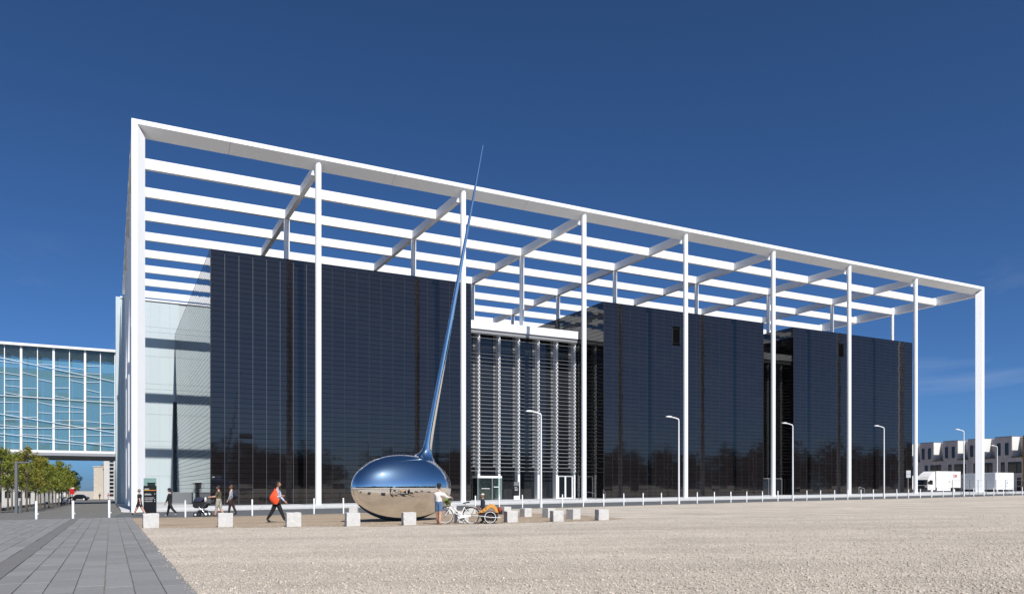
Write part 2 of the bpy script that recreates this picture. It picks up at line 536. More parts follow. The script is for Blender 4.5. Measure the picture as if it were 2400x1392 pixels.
def paving():
    P = tilt_frame('stone_paving'); tag(P, kind='structure')
    MB().box(-14, -0.34, -62, -14.9, -0.3, 0.012).build('grit_bed', M_soil, P)
    edges = [-0.34]
    while edges[-1] > -13.6:
        edges.append(edges[-1] - 0.388)
    slabs = []
    for i in range(len(edges)-1):
        u1, u0 = edges[i], edges[i+1]
        dark = i == 7
        v = -61 + rng.uniform(0, 1)
        while v < -15.0:
            L = rng.choice([0.78, 0.96, 1.16, 1.34]) if not dark else 1.9
            L = min(L, -14.92 - v)
            slabs.append((u0, u1, v, v+L, dark))
            v += L
    def seen(s):
        p = W((s[0]+s[1])/2, (s[2]+s[3])/2)
        return p.y > 8.5 and abs(p.x) < p.y*0.70 + 2.0
    vis = sorted([s for s in slabs if seen(s)], key=lambda s: W(s[0], s[2]).length)
    near, rest = vis[:300], vis[300:]
    cache = {}
    for s in near:
        L = round(s[3]-s[2], 2); key = (L, s[4])
        if key not in cache:
            b = MB(); w = 0.388 - 0.012; l2 = L - 0.007
            c = 0.006
            # top with a small arris
            x, y = w/2, l2/2
            b.v += [(-x,-y,-.06),(x,-y,-.06),(x,y,-.06),(-x,y,-.06),(-x,-y,-c),(x,-y,-c),(x,y,-c),(-x,y,-c),(-x+c,-y+c,0),(x-c,-y+c,0),(x-c,y-c,0),(-x+c,y-c,0)]
            for a in (0, 4):
                for k in range(4):
                    b.f.append((a+k, a+(k+1)%4, a+4+(k+1)%4, a+4+k))
            b.f.append((8,9,10,11))
            cache[key] = b.mesh('paving_slab', M_slabd if s[4] else M_slab)
        inst('paving_slab', cache[key], P, ((s[0]+s[1])/2+rng.uniform(-.003,.003), (s[2]+s[3])/2, 0.032+rng.uniform(-.004,.004)),
             (rng.uniform(-.003,.003), rng.uniform(-.005,.005), rng.uniform(-.003,.003)))
    b = MB(); bd = MB()
    for s in rest + [t for t in slabs if not seen(t)]:
        (bd if s[4] else b).box(s[0]+.006, s[1]-.006, s[2]+.0035, s[3]-.0035, -.03, 0.032+rng.uniform(-.004,.004))
    tag(b.build('distant_slabs', M_slab, P), kind='stuff')
    tag(bd.build('distant_drain_slabs', M_slabd, P), kind='stuff')
paving()

def stones():
    r = np.random.default_rng(3)
    N = 140000
    # denser close to the camera, thinning out with distance
    Y = 9.5 * np.exp(r.random(N) * math.log(36/9.5))
    X = (r.random(N)*1.5 - 0.75) * Y
    U = (X-CX)*CO + (Y-CY)*SI; V = -(X-CX)*SI + (Y-CY)*CO
    fl = np.interp(U, [-0.36,3.9,8.5,11.6,14,18.2,20.2,40], [-31.2,-34.0,-36.7,-37.5,-37.6,-38.2,-30,-30])
    keep = (U > -0.30) & (V < fl)
    # a few strays lying on the paving edge
    stray = (U > -0.30 - np.abs(r.normal(0, .10, N))) & (V < -31)
    keep = keep | stray
    X, Y, U = X[keep], Y[keep], U[keep]
    n = len(X)
    s = np.clip(r.lognormal(math.log(0.0115), 0.50, n), .004, .032)
    base = np.array([(1,0,0),(0,1,0),(-1,0,0),(0,-1,0),(0,0,1),(0,0,-.6)], float)
    tri = np.array([(0,1,4),(1,2,4),(2,3,4),(3,0,4),(1,0,5),(2,1,5),(3,2,5),(0,3,5)])
    V6 = base[None]*np.stack([s*r.uniform(.8,1.5,n), s*r.uniform(.6,1.1,n), s*r.uniform(.45,.85,n)],1)[:,None,:]
    V6 = V6 + r.normal(0,.16,V6.shape)*s[:,None,None]
    a = r.random(n)*2*math.pi; ca, sa = np.cos(a)[:,None], np.sin(a)[:,None]
    x = V6[:,:,0]*ca - V6[:,:,1]*sa; y = V6[:,:,0]*sa + V6[:,:,1]*ca
    zb = SLOPE*X + np.where(U < -.34, .035, 0.002)
    co = np.stack([x+X[:,None], y+Y[:,None], V6[:,:,2]+zb[:,None]],2).reshape(-1,3)
    fc = (tri[None]+ (np.arange(n)*6)[:,None,None]).reshape(-1)
    me = bpy.data.meshes.new('loose_gravel')
    me.vertices.add(len(co)); me.vertices.foreach_set('co', co.ravel())
    nf = n*8
    me.loops.add(nf*3); me.loops.foreach_set('vertex_index', fc)
    me.polygons.add(nf); me.polygons.foreach_set('loop_start', np.arange(nf)*3)
    me.update(calc_edges=True)
    m = mat('gravel_stone', (0.47, 0.415, 0.35), 0.9, rand=0.24, spec=0.2, noise=(0.4, 0.05))
    me.materials.append(m)
    o = bpy.data.objects.new('loose_gravel', me); COL.objects.link(o)
    tag(o, 'loose pale crushed stones lying over the gravel square', 'gravel', kind='stuff')
stones()

# ------------------------------------------------------------------ the white frame over the building
COLS = [14.55, 28.24, 41.79, 55.12, 68.38, 81.48, 94.45]
ROWU = [0.35] + COLS + [108.2]
UEND = 108.93
TOP = 30.2

def canopy():
    T = bthing('canopy_frame', 'huge white steel frame with roof grid and round columns over black blocks', 'canopy')
    zb = -1.2
    dp = 1.15; w0, w1 = 0.40, 0.98
    # front portal, wedge shaped section, mitred at the corners
    def loop(o, z_top):      # outline inset o from the outer edge
        return [(o, zb), (o, z_top - o*0.86), (UEND - o, z_top - o*0.86), (UEND - o, zb)]
    def leg(left):
        f = (lambda u: u) if left else (lambda u: UEND-u)
        b = MB()
        zt0, zt1 = TOP-0.36, TOP-0.95
        pts = {'of':(0,0),'if':(w0,0),'ib':(w1,.68),'ob':(0,.68)}
        z = {'of':TOP,'if':zt0,'ib':zt1,'ob':TOP}
        ks = ['of','if','ib','ob']
        for zz in (0,1):
            for k in ks:
                u,v = pts[k]; b.v.append((f(u), v, z[k] if zz else zb))
        b.f = [(0,1,5,4),(1,2,6,5),(2,3,7,6),(3,0,4,7),(3,2,1,0)]
        if not left: b.f = [tuple(reversed(x)) for x in b.f]
        return b
    leg(True).build('corner_post', M_white, T)
    leg(False).build('corner_post', M_white, T)
    # head beam in lengths, with fine joints in the soffit
    cuts = [0] + [COLS[i]*0.5+(COLS[i-1] if i else 0)*0.5 for i in range(7)] + [UEND]
    for i in range(len(cuts)-1):
        a, c = cuts[i], cuts[i+1]
        b = MB()
        zt0, zt1 = TOP-0.36, TOP-0.95
        ga, gc = (0.0 if i == 0 else 0.012), (0.0 if i == len(cuts)-2 else 0.012)
        def sec(u, end):
            if end == 'L': return [(0,0,TOP),(w0,0,zt0),(w1,dp,zt1),(0,dp,TOP)]
            if end == 'R': return [(UEND,0,TOP),(UEND-w0,0,zt0),(UEND-w1,dp,zt1),(UEND,dp,TOP)]
            return [(u,0,TOP),(u,0,zt0),(u,dp,zt1),(u,dp,TOP)]
        s0 = sec(a+ga, 'L' if i == 0 else None); s1 = sec(c-gc, 'R' if i == len(cuts)-2 else None)
        b.v = s0 + s1
        b.f = [(0,4,5,1),(1,5,6,2),(2,6,7,3),(3,7,4,0),(0,1,2,3),(7,6,5,4)]
        b.f = [tuple(reversed(x)) for x in b.f]
        b.build('head_beam', M_white, T)
    # roof grid: long beams, then cross beams between them
    for k in range(1, 9):
        v = 7.0*k
        ends = [0.6] + COLS + [UEND-0.6]
        for a, c in zip(ends[:-1], ends[1:]):
            MB().box(a+.008, c-.008, v-0.2, v+0.2, 29.0, 29.9).build('long_beam', M_white, T)
    for i, u in enumerate(ROWU):
        w = 0.22
        edge = i in (0, len(ROWU)-1)
        z1 = TOP-0.02 if edge else 29.86
        uu0, uu1 = (u-w, u+w)
        if i == 0: uu0, uu1 = 0.02, 0.58
        if i == len(ROWU)-1: uu0, uu1 = UEND-0.58, UEND-0.02
        for k in range(0, 8):
            v0 = dp+0.003 if k == 0 else 7.0*k+0.203
            v1 = 7.0*(k+1)-0.203
            MB().box(uu0, uu1, v0, v1, 29.02, z1).build('cross_beam', M_white, T)
    # columns
    def col(u, v, z1, r):
        z0 = gu(u, v) + 0.1
        b = MB().tube([(u,v,z0),(u,v,z1)], r, 24)
        o = b.build('column', M_white, T, smooth=True)
        base = MB().tube([(u,v,gu(u,v)+.28),(u,v,gu(u,v)+.345)], r+.05, 24)
        base.build('column_collar', M_white, o, smooth=False)
    for u in COLS: col(u, 0.45, TOP-0.42, 0.265)
    for v in (14, 28, 42):
        for u in ROWU:
            if v == 14 or u < 70 or u > 100:
                b = MB()
                # inner columns: flat-sided H section, two flanges and a web
                if u in (ROWU[0],):
                    b.tube([(u+.05,v,-1),(u+.05,v,29.0)], .27, 20)
                    b.build('column', M_white, T, smooth=True); continue
                b.tube([(u-.1,v,-1),(u-.1,v,29.0)], .2, 18)
                b.build('column', M_white, T, smooth=True)
                MB().box(u+.17,u+.26,v-.1,v+.34,-1,29.0).build('column_flange', M_white, T)
    # floodlights under the head beam, one beside each column
    for u in COLS:
        b = MB().tube([(u-0.42,0.62,29.0),(u-0.42,0.72,28.86),(u-0.42,0.78,28.66)], [.07,.13,.17], 12)
        o = b.build('floodlight', M_lamp, T, smooth=True)
        MB().tube([(u-0.42,0.782,28.657),(u-0.42,0.79,28.62)], [.14,.13], 12).build('lens', M_steel, o)
canopy()

# ------------------------------------------------------------------ black glass blocks
VB = 6.63
BT = 22.78

def black_block(u0, u1, v1, label, window=None, door=None, sideL=True):
    T = bthing('black_block', label, 'building')
    r = random.Random(int(u0*10))
    MB().box(u0+.06, u1-.06, VB+.06, v1, -1.5, BT-0.05).build('core_wall', M_back, T)
    pw = (u1-u0)/round((u1-u0)/1.21); ph = 0.452
    nc = round((u1-u0)/pw); nr = int((BT - 0.1)/ph)
    z0 = BT - nr*ph
    hh = .015
    pan = MB().box(-pw/2+.008, pw/2-.008, -.02, .02, -ph/2+hh, ph/2-hh).mesh('cladding_panel', M_black)
    if window:
        window = (u0 + pw*(int((window[0]-u0)/pw)+.5), window[1], window[2])
    cells = []
    for i in range(nc):
        for j in range(-2, nr):
            cu, cz = u0+pw*(i+.5), z0+ph*(j+.5)
            if window and abs(cu-window[0]) < pw*.5 and window[1]-.1 < cz < window[2]+.1: continue
            if cz < gu(cu, VB) + 0.30 - ph*.5: continue
            cells.append((cu, cz))
    cells.sort(key=lambda c: (W(c[0], VB, c[1]) - Vector((0,0,1.42))).length)
    def tl(): return (r.gauss(0, .0022), 0, r.gauss(0, .0012))
    for cu, cz in cells[:300]:
        inst('cladding_panel', pan, T, (cu, VB+.02, cz), tl())
    b = MB()
    for cu, cz in cells[300:]:
        rx, _, rz_ = tl()
        M = Matrix.Translation((cu, VB+.02, cz)) @ Matrix.Rotation(rz_, 4, 'Z') @ Matrix.Rotation(rx, 4, 'X')
        b.obox(M, pw-.016, .04, ph-2*hh)
    # the two side faces
    n2 = int((v1-VB)/1.21)
    for side in ((u0, -1), (u1, 1)):
        for i in range(n2):
            for j in range(nr):
                M = Matrix.Translation((side[0]-side[1]*.02, VB+1.21*(i+.5), z0+ph*(j+.5))) @ Matrix.Rotation(r.gauss(0,.0012), 4, 'Z') @ Matrix.Rotation(r.gauss(0,.0035), 4, 'Y')
                b.obox(M, .04, 1.21-.016, ph-2*hh)
    tag(b.build('upper_panels', M_black, T), kind='stuff')
    for i in range(1, nc):
        MB().box(u0+pw*i-.010, u0+pw*i+.010, VB-.004, VB+.05, -.6, BT-.25).build('joint_rail', M_rail if (u0 < 10 and i < 9) else M_rail_d, T)
    MB().box(u0-.01, u1+.01, VB-.012, v1, BT-.01, BT+.05).build('roof_edge', M_dark, T)
    MB().box(u0-.012, u0+.05, VB-.012, VB+.05, -1, BT-.02).build('corner_trim', M_dark, T)
    MB().box(u1-.05, u1+.012, VB-.012, VB+.05, -1, BT-.02).build('corner_trim', M_dark, T)
    if window:
        cu, za, zc = window
        w = MB().box(cu-.5, cu+.5, VB+.03, VB+.055, za, zc).build('window', M_back, T)  # flat matt black sheet, shade of an open recess put into its colour
        f = MB()
        f.box(cu-.60,cu-.5,VB-.01,VB+.058,za-.05,zc+.05); f.box(cu+.5,cu+.60,VB-.01,VB+.058,za-.05,zc+.05)
        f.box(cu-.5,cu+.5,VB-.01,VB+.058,za-.05,za); f.box(cu-.5,cu+.5,VB-.01,VB+.058,zc,zc+.05)
        f.build('window_frame', M_blk, w)
    if door:
        pass
    return T

B1 = black_block(6.44, 31.86, 49.4, 'black glass-clad block behind the polished sculpture')
B2 = black_block(48.44, 73.06, 34.0, 'black glass-clad block right of the louvred entrance front', window=(59.0, 19.0, 20.7))
B3 = black_block(78.46, 102.52, 34.0, 'farthest black glass-clad block, beside the white lorry', window=(87.2, 19.6, 21.3))

# ------------------------------------------------------------------ louvred glass fronts between the blocks
def louvre_front(ua, ub, mull, label, full):
    T = bthing('louvre_front', label, 'facade')
    v = 13.1; zt = 19.45; zb = 3.55
    MB().box(ua+.02, ub-.02, v+2.6, v+3.0, -1, 19.4).build('inner_wall', mat('inner_wall', (0.10,0.10,0.105), .9), T)
    MB().box(ua+.02, ub-.02, v-1.15, v+3.0, zt, 20.35).build('fascia', M_white, T)
    MB().box(ua+.02, ub-.02, v-1.0, v-.85, zt-.42, zt-.003).build('gutter', M_silver, T)
    # floor edges seen through the glass
    for z in (4.0, 7.9, 11.8, 15.7):
        MB().box(ua+.02, ub-.02, v+.25, v+2.6, z-.18, z+.18).build('floor_slab', M_silver, T)
    ms = mull
    allm = [ua+.02] + ms + [ub-.02]
    for a, c in zip(allm[:-1], allm[1:]):
        if c - a < .35: continue
        for z0, z1 in ((0.1,4.0),(4.0,7.9),(7.9,11.8),(11.8,15.7),(15.7,19.4)):
            MB().box(a+.16, c-.16, v+.12, v+.15, z0+.03, z1-.03).build('glass_pane', M_fglass, T)
            if z0 > 1:
                MB().box(c-.46, c-.17, v+.02, v+.118, z0+.03, z1-.03).build('side_panel', M_sidep, T)
    for u in ms:
        MB().box(u-.13, u+.13, v-.66, v+.25, -.2, zt-.003).build('mullion', M_white, T)
    n = 36
    for k in range(n):
        z = zb + (zt-.5-zb)*k/(n-1)
        prof = [(v-.96, z-.02),(v-.84, z+.01),(v-.84, z+.035),(v-.96, z+.008)]
        b = MB(); i = 0
        b.v = [(ua+.05,y,zz) for y,zz in prof] + [(ub-.05,y,zz) for y,zz in prof]
        b.f = [(0,1,2,3),(7,6,5,4),(0,4,5,1),(1,5,6,2),(2,6,7,3),(3,7,4,0)]
        b.build('louvre', M_silver, T)
    for u in ms:
        b = MB().box(u-.05, u+.05, v-.80, v-.663, zb-.1, zt-.45)
        b.build('louvre_bracket', M_white, T)
    return T

def gz(u, v): return gu(u, v) + 0.30

LF = louvre_front(31.86, 48.44, [32.93, 35.48, 38.05, 40.58, 43.2, 45.71, 48.2], 'glass entrance front with silver louvres and white fins between black blocks', True)
LF2 = louvre_front(73.06, 78.46, [74.6, 77.15], 'narrow louvred glass front between the two right-hand black blocks', False)

def entrance():
    # glass vestibule box standing in front of the louvred front
    u0, u1, v0, v1 = 34.6, 37.6, 10.9, 12.4
    z0 = gz(36, 11.5)
    T = bthing('entrance_vestibule', 'glass entrance vestibule with grey frame below the louvres', 'vestibule')
    MB().box(u0, u1, v0, v1, z0+2.45, z0+2.68).build('roof', M_lamp, T)
    for u in (u0+.04, (u0+u1)/2+.3, u1-.04):
        MB().box(u-.04, u+.04, v0+.01, v0+.09, z0, z0+2.447).build('post', M_silver, T)
    MB().box(u0, u0+.08, v1-.08, v1, z0, z0+2.447).build('post', M_silver, T)
    MB().box(u0+.085, (u0+u1)/2+.255, v0+.035, v0+.05, z0+.02, z0+2.44).build('glass_pane', M_cglass, T)
    MB().box((u0+u1)/2+.345, u1-.085, v0+.035, v0+.05, z0+.02, z0+2.44).build('glass_pane', M_cglass, T)
    MB().box(u0+.02, u0+.035, v0+.1, v1-.09, z0+.02, z0+2.44).build('glass_pane', M_cglass, T)
    MB().box(u0+.5, u0+1.5, v0+.024, v0+.032, z0+1.25, z0+1.31).build('lettering_band', M_print_w, T)
    MB().box(u0+2.0, u0+2.6, v0+.024, v0+.032, z0+1.42, z0+1.5).build('lettering_band', M_print_w, T)
    # white double door
    T2 = bthing('white_double_door', 'white framed glass double door at the foot of the entrance front', 'door')
    u0, u1, v = 45.95, 48.0, 12.66; z0 = gz(47, 12.6)
    for (a, c, d, e) in ((u0, u0+.13, 0, 2.75), (u1-.13, u1, 0, 2.75), ((u0+u1)/2-.1, (u0+u1)/2+.1, 0, 2.6)):
        MB().box(a, c, v-.06, v+.06, z0+d, z0+e).build('door_stile', M_white, T2)
    MB().box(u0+.132, u1-.132, v-.06, v+.06, z0+2.603, z0+2.75).build('door_head', M_white, T2)
    for a, c in ((u0+.14, (u0+u1)/2-.11), ((u0+u1)/2+.11, u1-.14)):
        MB().box(a, c, v-.012, v+.012, z0+.1, z0+2.59).build('glass_pane', M_wglass, T2)
        MB().box(a, c, v-.05, v+.05, z0, z0+.097).build('door_rail', M_white, T2)
    # black information pylon by the entrance
    u, v = 39.6, 11.2; z0 = gz(u, v)
    T3 = bthing('entrance_sign', 'small black sign pylon on white base beside the glass vestibule', 'sign')
    MB().box(u-.34, u+.34, v-.07, v+.07, z0, z0+.42).build('base', M_lamp, T3)
    MB().box(u-.34, u+.34, v-.05, v+.05, z0+.423, z0+1.55).build('board', M_blk, T3)
    MB().box(u-.34, u+.34, v-.05, v+.05, z0+1.553, z0+2.0).build('top_panel', M_steel, T3)
    for k, L in enumerate((.3, .42, .4)):
        MB().box(u-.26, u-.26+L, v-.056, v-.051, z0+1.35-.16*k, z0+1.39-.16*k).build('lettering_band', M_print_w, T3)
    # steps handrails
    for uu, lab in ((41.9, 'left steel handrail at the entrance steps'), (44.9, 'right steel handrail at the entrance steps')):
        T4 = bthing('handrail', lab, 'handrail', 'handrails at the entrance')
        z0 = gz(uu, 0); s = 1 if uu < 43 else -1
        MB().tube([(uu,1.5,z0-.02),(uu,1.5,z0+.95)], .028, 8).build('post', M_steel, T4)
        MB().tube([(uu+s*.9,-.2,z0-.1),(uu+s*.9,-.2,z0+.62)], .028, 8).build('post', M_steel, T4)
        MB().tube([(uu-s*.2,1.7,z0+1.0),(uu,1.5,z0+.96),(uu+s*.9,-.2,z0+.64)], .03, 8).build('rail', M_steel, T4)
entrance()

# ------------------------------------------------------------------ pale hall behind, left
def hall():
    T = bthing('pale_hall', 'tall pale glass-panelled hall behind the left end of the frame', 'building')
    v = 49.5; zt = 27.1
    MB().box(-0.2, 40, v+.06, v+30, -2, zt).build('wall', mat('hall_core', (.45,.5,.51), .8), T)
    us = [-0.24, .95, 2.13, 3.35, 4.55, 5.75, 6.95]
    zs = [-.4, 3.3, 7.4, 8.05, 11.7, 15.1, 15.85, 19.6, 22.9, 23.6, 27.1]
    for i in range(len(us)-1):
        for j in range(len(zs)-1):
            MB().box(us[i]+.012, us[i+1]-.012, v, v+.05, zs[j]+.012, zs[j+1]-.012).build('wall_panel', M_hall, T)
    MB().box(-.3, 40, v-.15, v+.3, zt+.003, zt+.22).build('parapet', M_white, T)
    MB().box(6.22, 6.41, v-.14, v-.003, -.3, 13.5).build('dark_slot', mat('slot_grey', (.03,.033,.04), .5), T)
    # black door and canopy strip at the foot
    d = MB().box(3.0, 3.95, v-.05, v-.003, gu(3,v)+.32, gu(3,v)+2.95).build('door', M_blk, T)
    MB().box(2.9, 4.05, v-.12, v-.06, gu(3,v)+3.0, gu(3,v)+3.1).build('door_hood', M_lamp, d)
    # side return further back, with joints
    MB().box(-0.78, 1.0, 61, 79, -2, 29.8).build('side_tower', M_hall, T)
    MB().box(-.86, -.79, 60.9, 79, -2, 4.5).build('side_panel', M_steel, T)
hall()

def planter():
    u, v = 5.0, 4.2
    T = bthing('service_box', 'low grey metal service box beside the black block corner', 'box')
    z0 = gz(u, v)
    MB().box(4.2, 6.2, 20.0, 21.2, z0, z0+1.15).build('casing', M_steel, T, bevel=.02)
    MB().box(4.25, 6.15, 20.05, 21.15, z0+1.152, z0+1.17).build('lid', M_steel, T)
planter()

# ------------------------------------------------------------------ glass bridge building
def bridge():
    T = bthing('glass_bridge', 'blue glazed bridge building spanning the avenue on the left', 'building')
    v0, v1 = 63.0, 73.0; ua, ub = -34.0, -0.8
    z0, z1 = 7.15, 22.2
    MB().box(ua, ub, v0-.5, v1+.5, z1-.35, z1).build('roof', M_white, T)
    # rounded belly
    prof = [(v0-.35, 7.1), (v0-.35, 6.35), (v0+.3, 6.05), (v0+1.6, 5.95), (v1-1.6, 5.95), (v1-.3, 6.05), (v1+.35, 6.35), (v1+.35, 7.1)]
    b = MB(); n = len(prof)
    b.v = [(ua, y, z) for y, z in prof] + [(ub, y, z) for y, z in prof]
    for k in range(n):
        k2 = (k+1) % n; b.f.append((k, k2, n+k2, n+k))
    b.f += [tuple(reversed(range(n))), tuple(range(n, 2*n))]
    bo = b.build('belly', mat('belly_grey', (.30,.31,.34), .5), T)
    MB().box(ua, ub, v0-.36, v0-.352, 6.75, 7.1).build('belly_band', M_lamp, bo)
    xs = [-0.8-3.98*k for k in range(0, 9)]
    r = random.Random(5)
    for x in xs:
        MB().box(x-.14, x+.14, v0-.12, v0+.25, z0-.04, z1-.36).build('mullion', M_white, T)
        MB().box(x-.1, x+.1, v1-.25, v1+.1, z0-.04, z1-.36).build('mullion', M_white, T)
    for a in xs[:-1]:
        m = a-1.99
        MB().box(m-.05, m+.05, v0-.08, v0+.12, z0-.04, z1-.36).build('thin_mullion', M_white, T)
        for x0, x1 in ((a-3.98+.15, m-.055), (m+.055, a-.15)):
            for za, zc, gm in ((z0, 11.0, M_bglass), (11.04, 14.8, M_bglass), (14.84, 18.6, M_bglass), (18.64, 20.05, M_bglass), (20.09, z1-.36, M_cglass)):
                MB().box(x0, x1, v0+.0, v0+.03, za, zc).build('glass_pane', gm, T)
            MB().box(x0, x1, v1-.03, v1, z0, 20.0).build('glass_pane', M_bglass, T)
        # roof truss under the eaves
        b = MB().bar((a-3.98+.1, v0+.45, 20.1), (m, v0+.45, 21.6), .12, .12); b.build('truss_strut', M_lamp, T)
        b = MB().bar((a-.1, v0+.45, 20.1), (m, v0+.45, 21.6), .12, .12); b.build('truss_strut', M_lamp, T)
        MB().bar((a-3.98+.1, v0+.45, 20.1), (a-.1, v0+.45, 20.1), .10, .10).build('truss_chord', M_lamp, T)
        for q in range(1, 5):
            MB().bar((m, v0+.45+q*2.0, 20.2), (m, v0+.45+(q-1)*2.0, 21.5), .09, .09).build('truss_strut', M_lamp, T)
        # desks and screens dimly seen behind the glass
        for zf in (7.35, 11.15, 14.95):
            if r.random() < .7:
                xd = a - r.uniform(1.0, 3.0)
                MB().box(xd-.7, xd+.7, v0+2.0, v0+2.7, zf, zf+.75).build('desk', M_steel, T)
        # slanting rails, each bay its own rhythm
        for k in range(11):
            z = z0 + 1.0 + k*1.12 + r.uniform(-.25,.25)
            half = r.random()
            sl = r.choice([-.12, -.05, .10, .28, .36])
            x0, x1 = a-3.98+.15, a-.15
            if half < .3: x1 = m-.06
            elif half < .6: x0 = m+.06
            MB().bar((x0, v0-.10, z), (x1, v0-.10, z-sl), .05, .05).build('glazing_rail', M_lamp, T)
    for z in (7.2, 11.0, 14.8, 18.6):
        MB().box(ua, ub, v0+1.6, v1-1.6, z-.12, z+.12).build('floor', mat('bridge_floor', (.42,.5,.52), .6), T)
    for a in xs[:-1]:
        for z in (11.1, 14.9):
            MB().tube([(a-2.1, v0+2.4, z-3.8), (a-2.1, v0+2.4, z)], .16, 10).build('inner_column', M_lamp, T)
    # continuous slanting white lines in front
    for zL, zR in ((20.2, 17.5), (14.2, 14.35), (12.2, 9.9), (9.3, 10.6), (9.2, 7.9)):
        MB().bar((-20, v0-.18, zL+.6), (ub-.1, v0-.18, zR), .05, .06).build('long_rail', M_lamp, T)
bridge()

# ------------------------------------------------------------------ the mirror sculpture
def sculpture():
    X0, Y0 = -5.20, 36.85
    gz0 = g(X0)
    A, B, Cc = 2.72, 1.36, 1.60
    psi = R(43)
    c = Vector((X0, Y0, gz0 + Cc - 0.03))
    ax = Vector((math.cos(psi), math.sin(psi), 0)); ay = Vector((-math.sin(psi), math.cos(psi), 0)); az = Vector((0,0,1))
    def aff(p): return c + ax*(p.x*A) + ay*(p.y*B) + az*(p.z*Cc)
    base = c + Vector((0.98, 0.88, 0))
    tip = Vector((-1.42, 37.80, 18.22))
    # pole of the egg where the stem grows out, in unit sphere space
    rel = base - c
    px, py = rel.dot(ax)/A, rel.dot(ay)/B
    pole = Vector((px, py, math.sqrt(max(.05, 1-px*px-py*py))))
    e1 = pole.cross(Vector((0,1,0))).normalized(); e2 = pole.cross(e1).normalized()
    root = aff(pole)
    d = (tip - root).normalized()
    n = 96
    rings = []
    phi1 = R(24)
    m1 = 84
    for i in range(1, m1+1):
        ph = math.pi - (math.pi - phi1) * i/m1
        rings.append([aff(pole*math.cos(ph) + (e1*math.cos(t)+e2*math.sin(t))*math.sin(ph)) for t in [2*math.pi*j/n for j in range(n)]])
    # circle frame for the stem aligned with the egg frame
    f1 = (aff(pole*math.cos(phi1)+e1*math.sin(phi1)) - root); f1 = (f1 - d*f1.dot(d)).normalized(); f2 = d.cross(f1)
    chk = (aff(pole*math.cos(phi1)+e2*math.sin(phi1)) - root)
    if f2.dot(chk) < 0: f2 = -f2
    L = (tip - root).length
    def rad(t):      # t metres along the stem
        k = t/L
        return 0.036 + 0.145*(1-k)**1.15 + 0.10*math.exp(-t/0.75)
    t1 = 0.62
    last, prev = rings[-1], rings[-2]
    ringN = [root + d*t1 + (f1*math.cos(2*math.pi*j/n) + f2*math.sin(2*math.pi*j/n))*rad(t1) for j in range(n)]
    m2 = 26
    for i in range(1, m2):
        s = i/m2
        h00, h10, h01, h11 = 2*s**3-3*s**2+1, s**3-2*s**2+s, -2*s**3+3*s**2, s**3-s**2
        row = []
        for j in range(n):
            p0, p1 = last[j], ringN[j]
            dist = (p1-p0).length
            tan0 = (last[j]-prev[j]).normalized()*dist*1.25
            ddr = (rad(t1+.02)-rad(t1))/.02
            rv = (f1*math.cos(2*math.pi*j/n) + f2*math.sin(2*math.pi*j/n))
            tan1 = (d + rv*ddr).normalized()*dist*1.15
            row.append(p0*h00 + tan0*h10 + p1*h01 + tan1*h11)
        rings.append(row)
    m3 = 70
    for i in range(m3+1):
        t = t1 + (L-t1)*(i/m3)**1.25
        rings.append([root + d*t + (f1*math.cos(2*math.pi*j/n) + f2*math.sin(2*math.pi*j/n))*rad(t) for j in range(n)])
    b = MB()
    base_pt = aff(-pole)
    org = Vector((X0, Y0, gz0))
    b.v.append(tuple(base_pt-org))
    for row in rings: b.v += [tuple(p-org) for p in row]
    for j in range(n): b.f.append((0, 1+(j+1)%n, 1+j))
    for i in range(len(rings)-1):
        for j in range(n):
            a = 1+i*n+j; bb = 1+i*n+(j+1)%n
            b.f.append((a, bb, bb+n, a+n))
    last0 = 1+(len(rings)-1)*n
    b.f.append(tuple(last0+j for j in range(n)))
    o = b.build('mirror_sculpture', M_mirror, None, smooth=True)
    bm = bmesh.new(); bm.from_mesh(o.data); bmesh.ops.recalc_face_normals(bm, faces=bm.faces); bm.to_mesh(o.data); bm.free()
    o.location = org
    tag(o, 'polished steel egg sculpture with a long tapering needle, on brown gravel', 'sculpture')
sculpture()

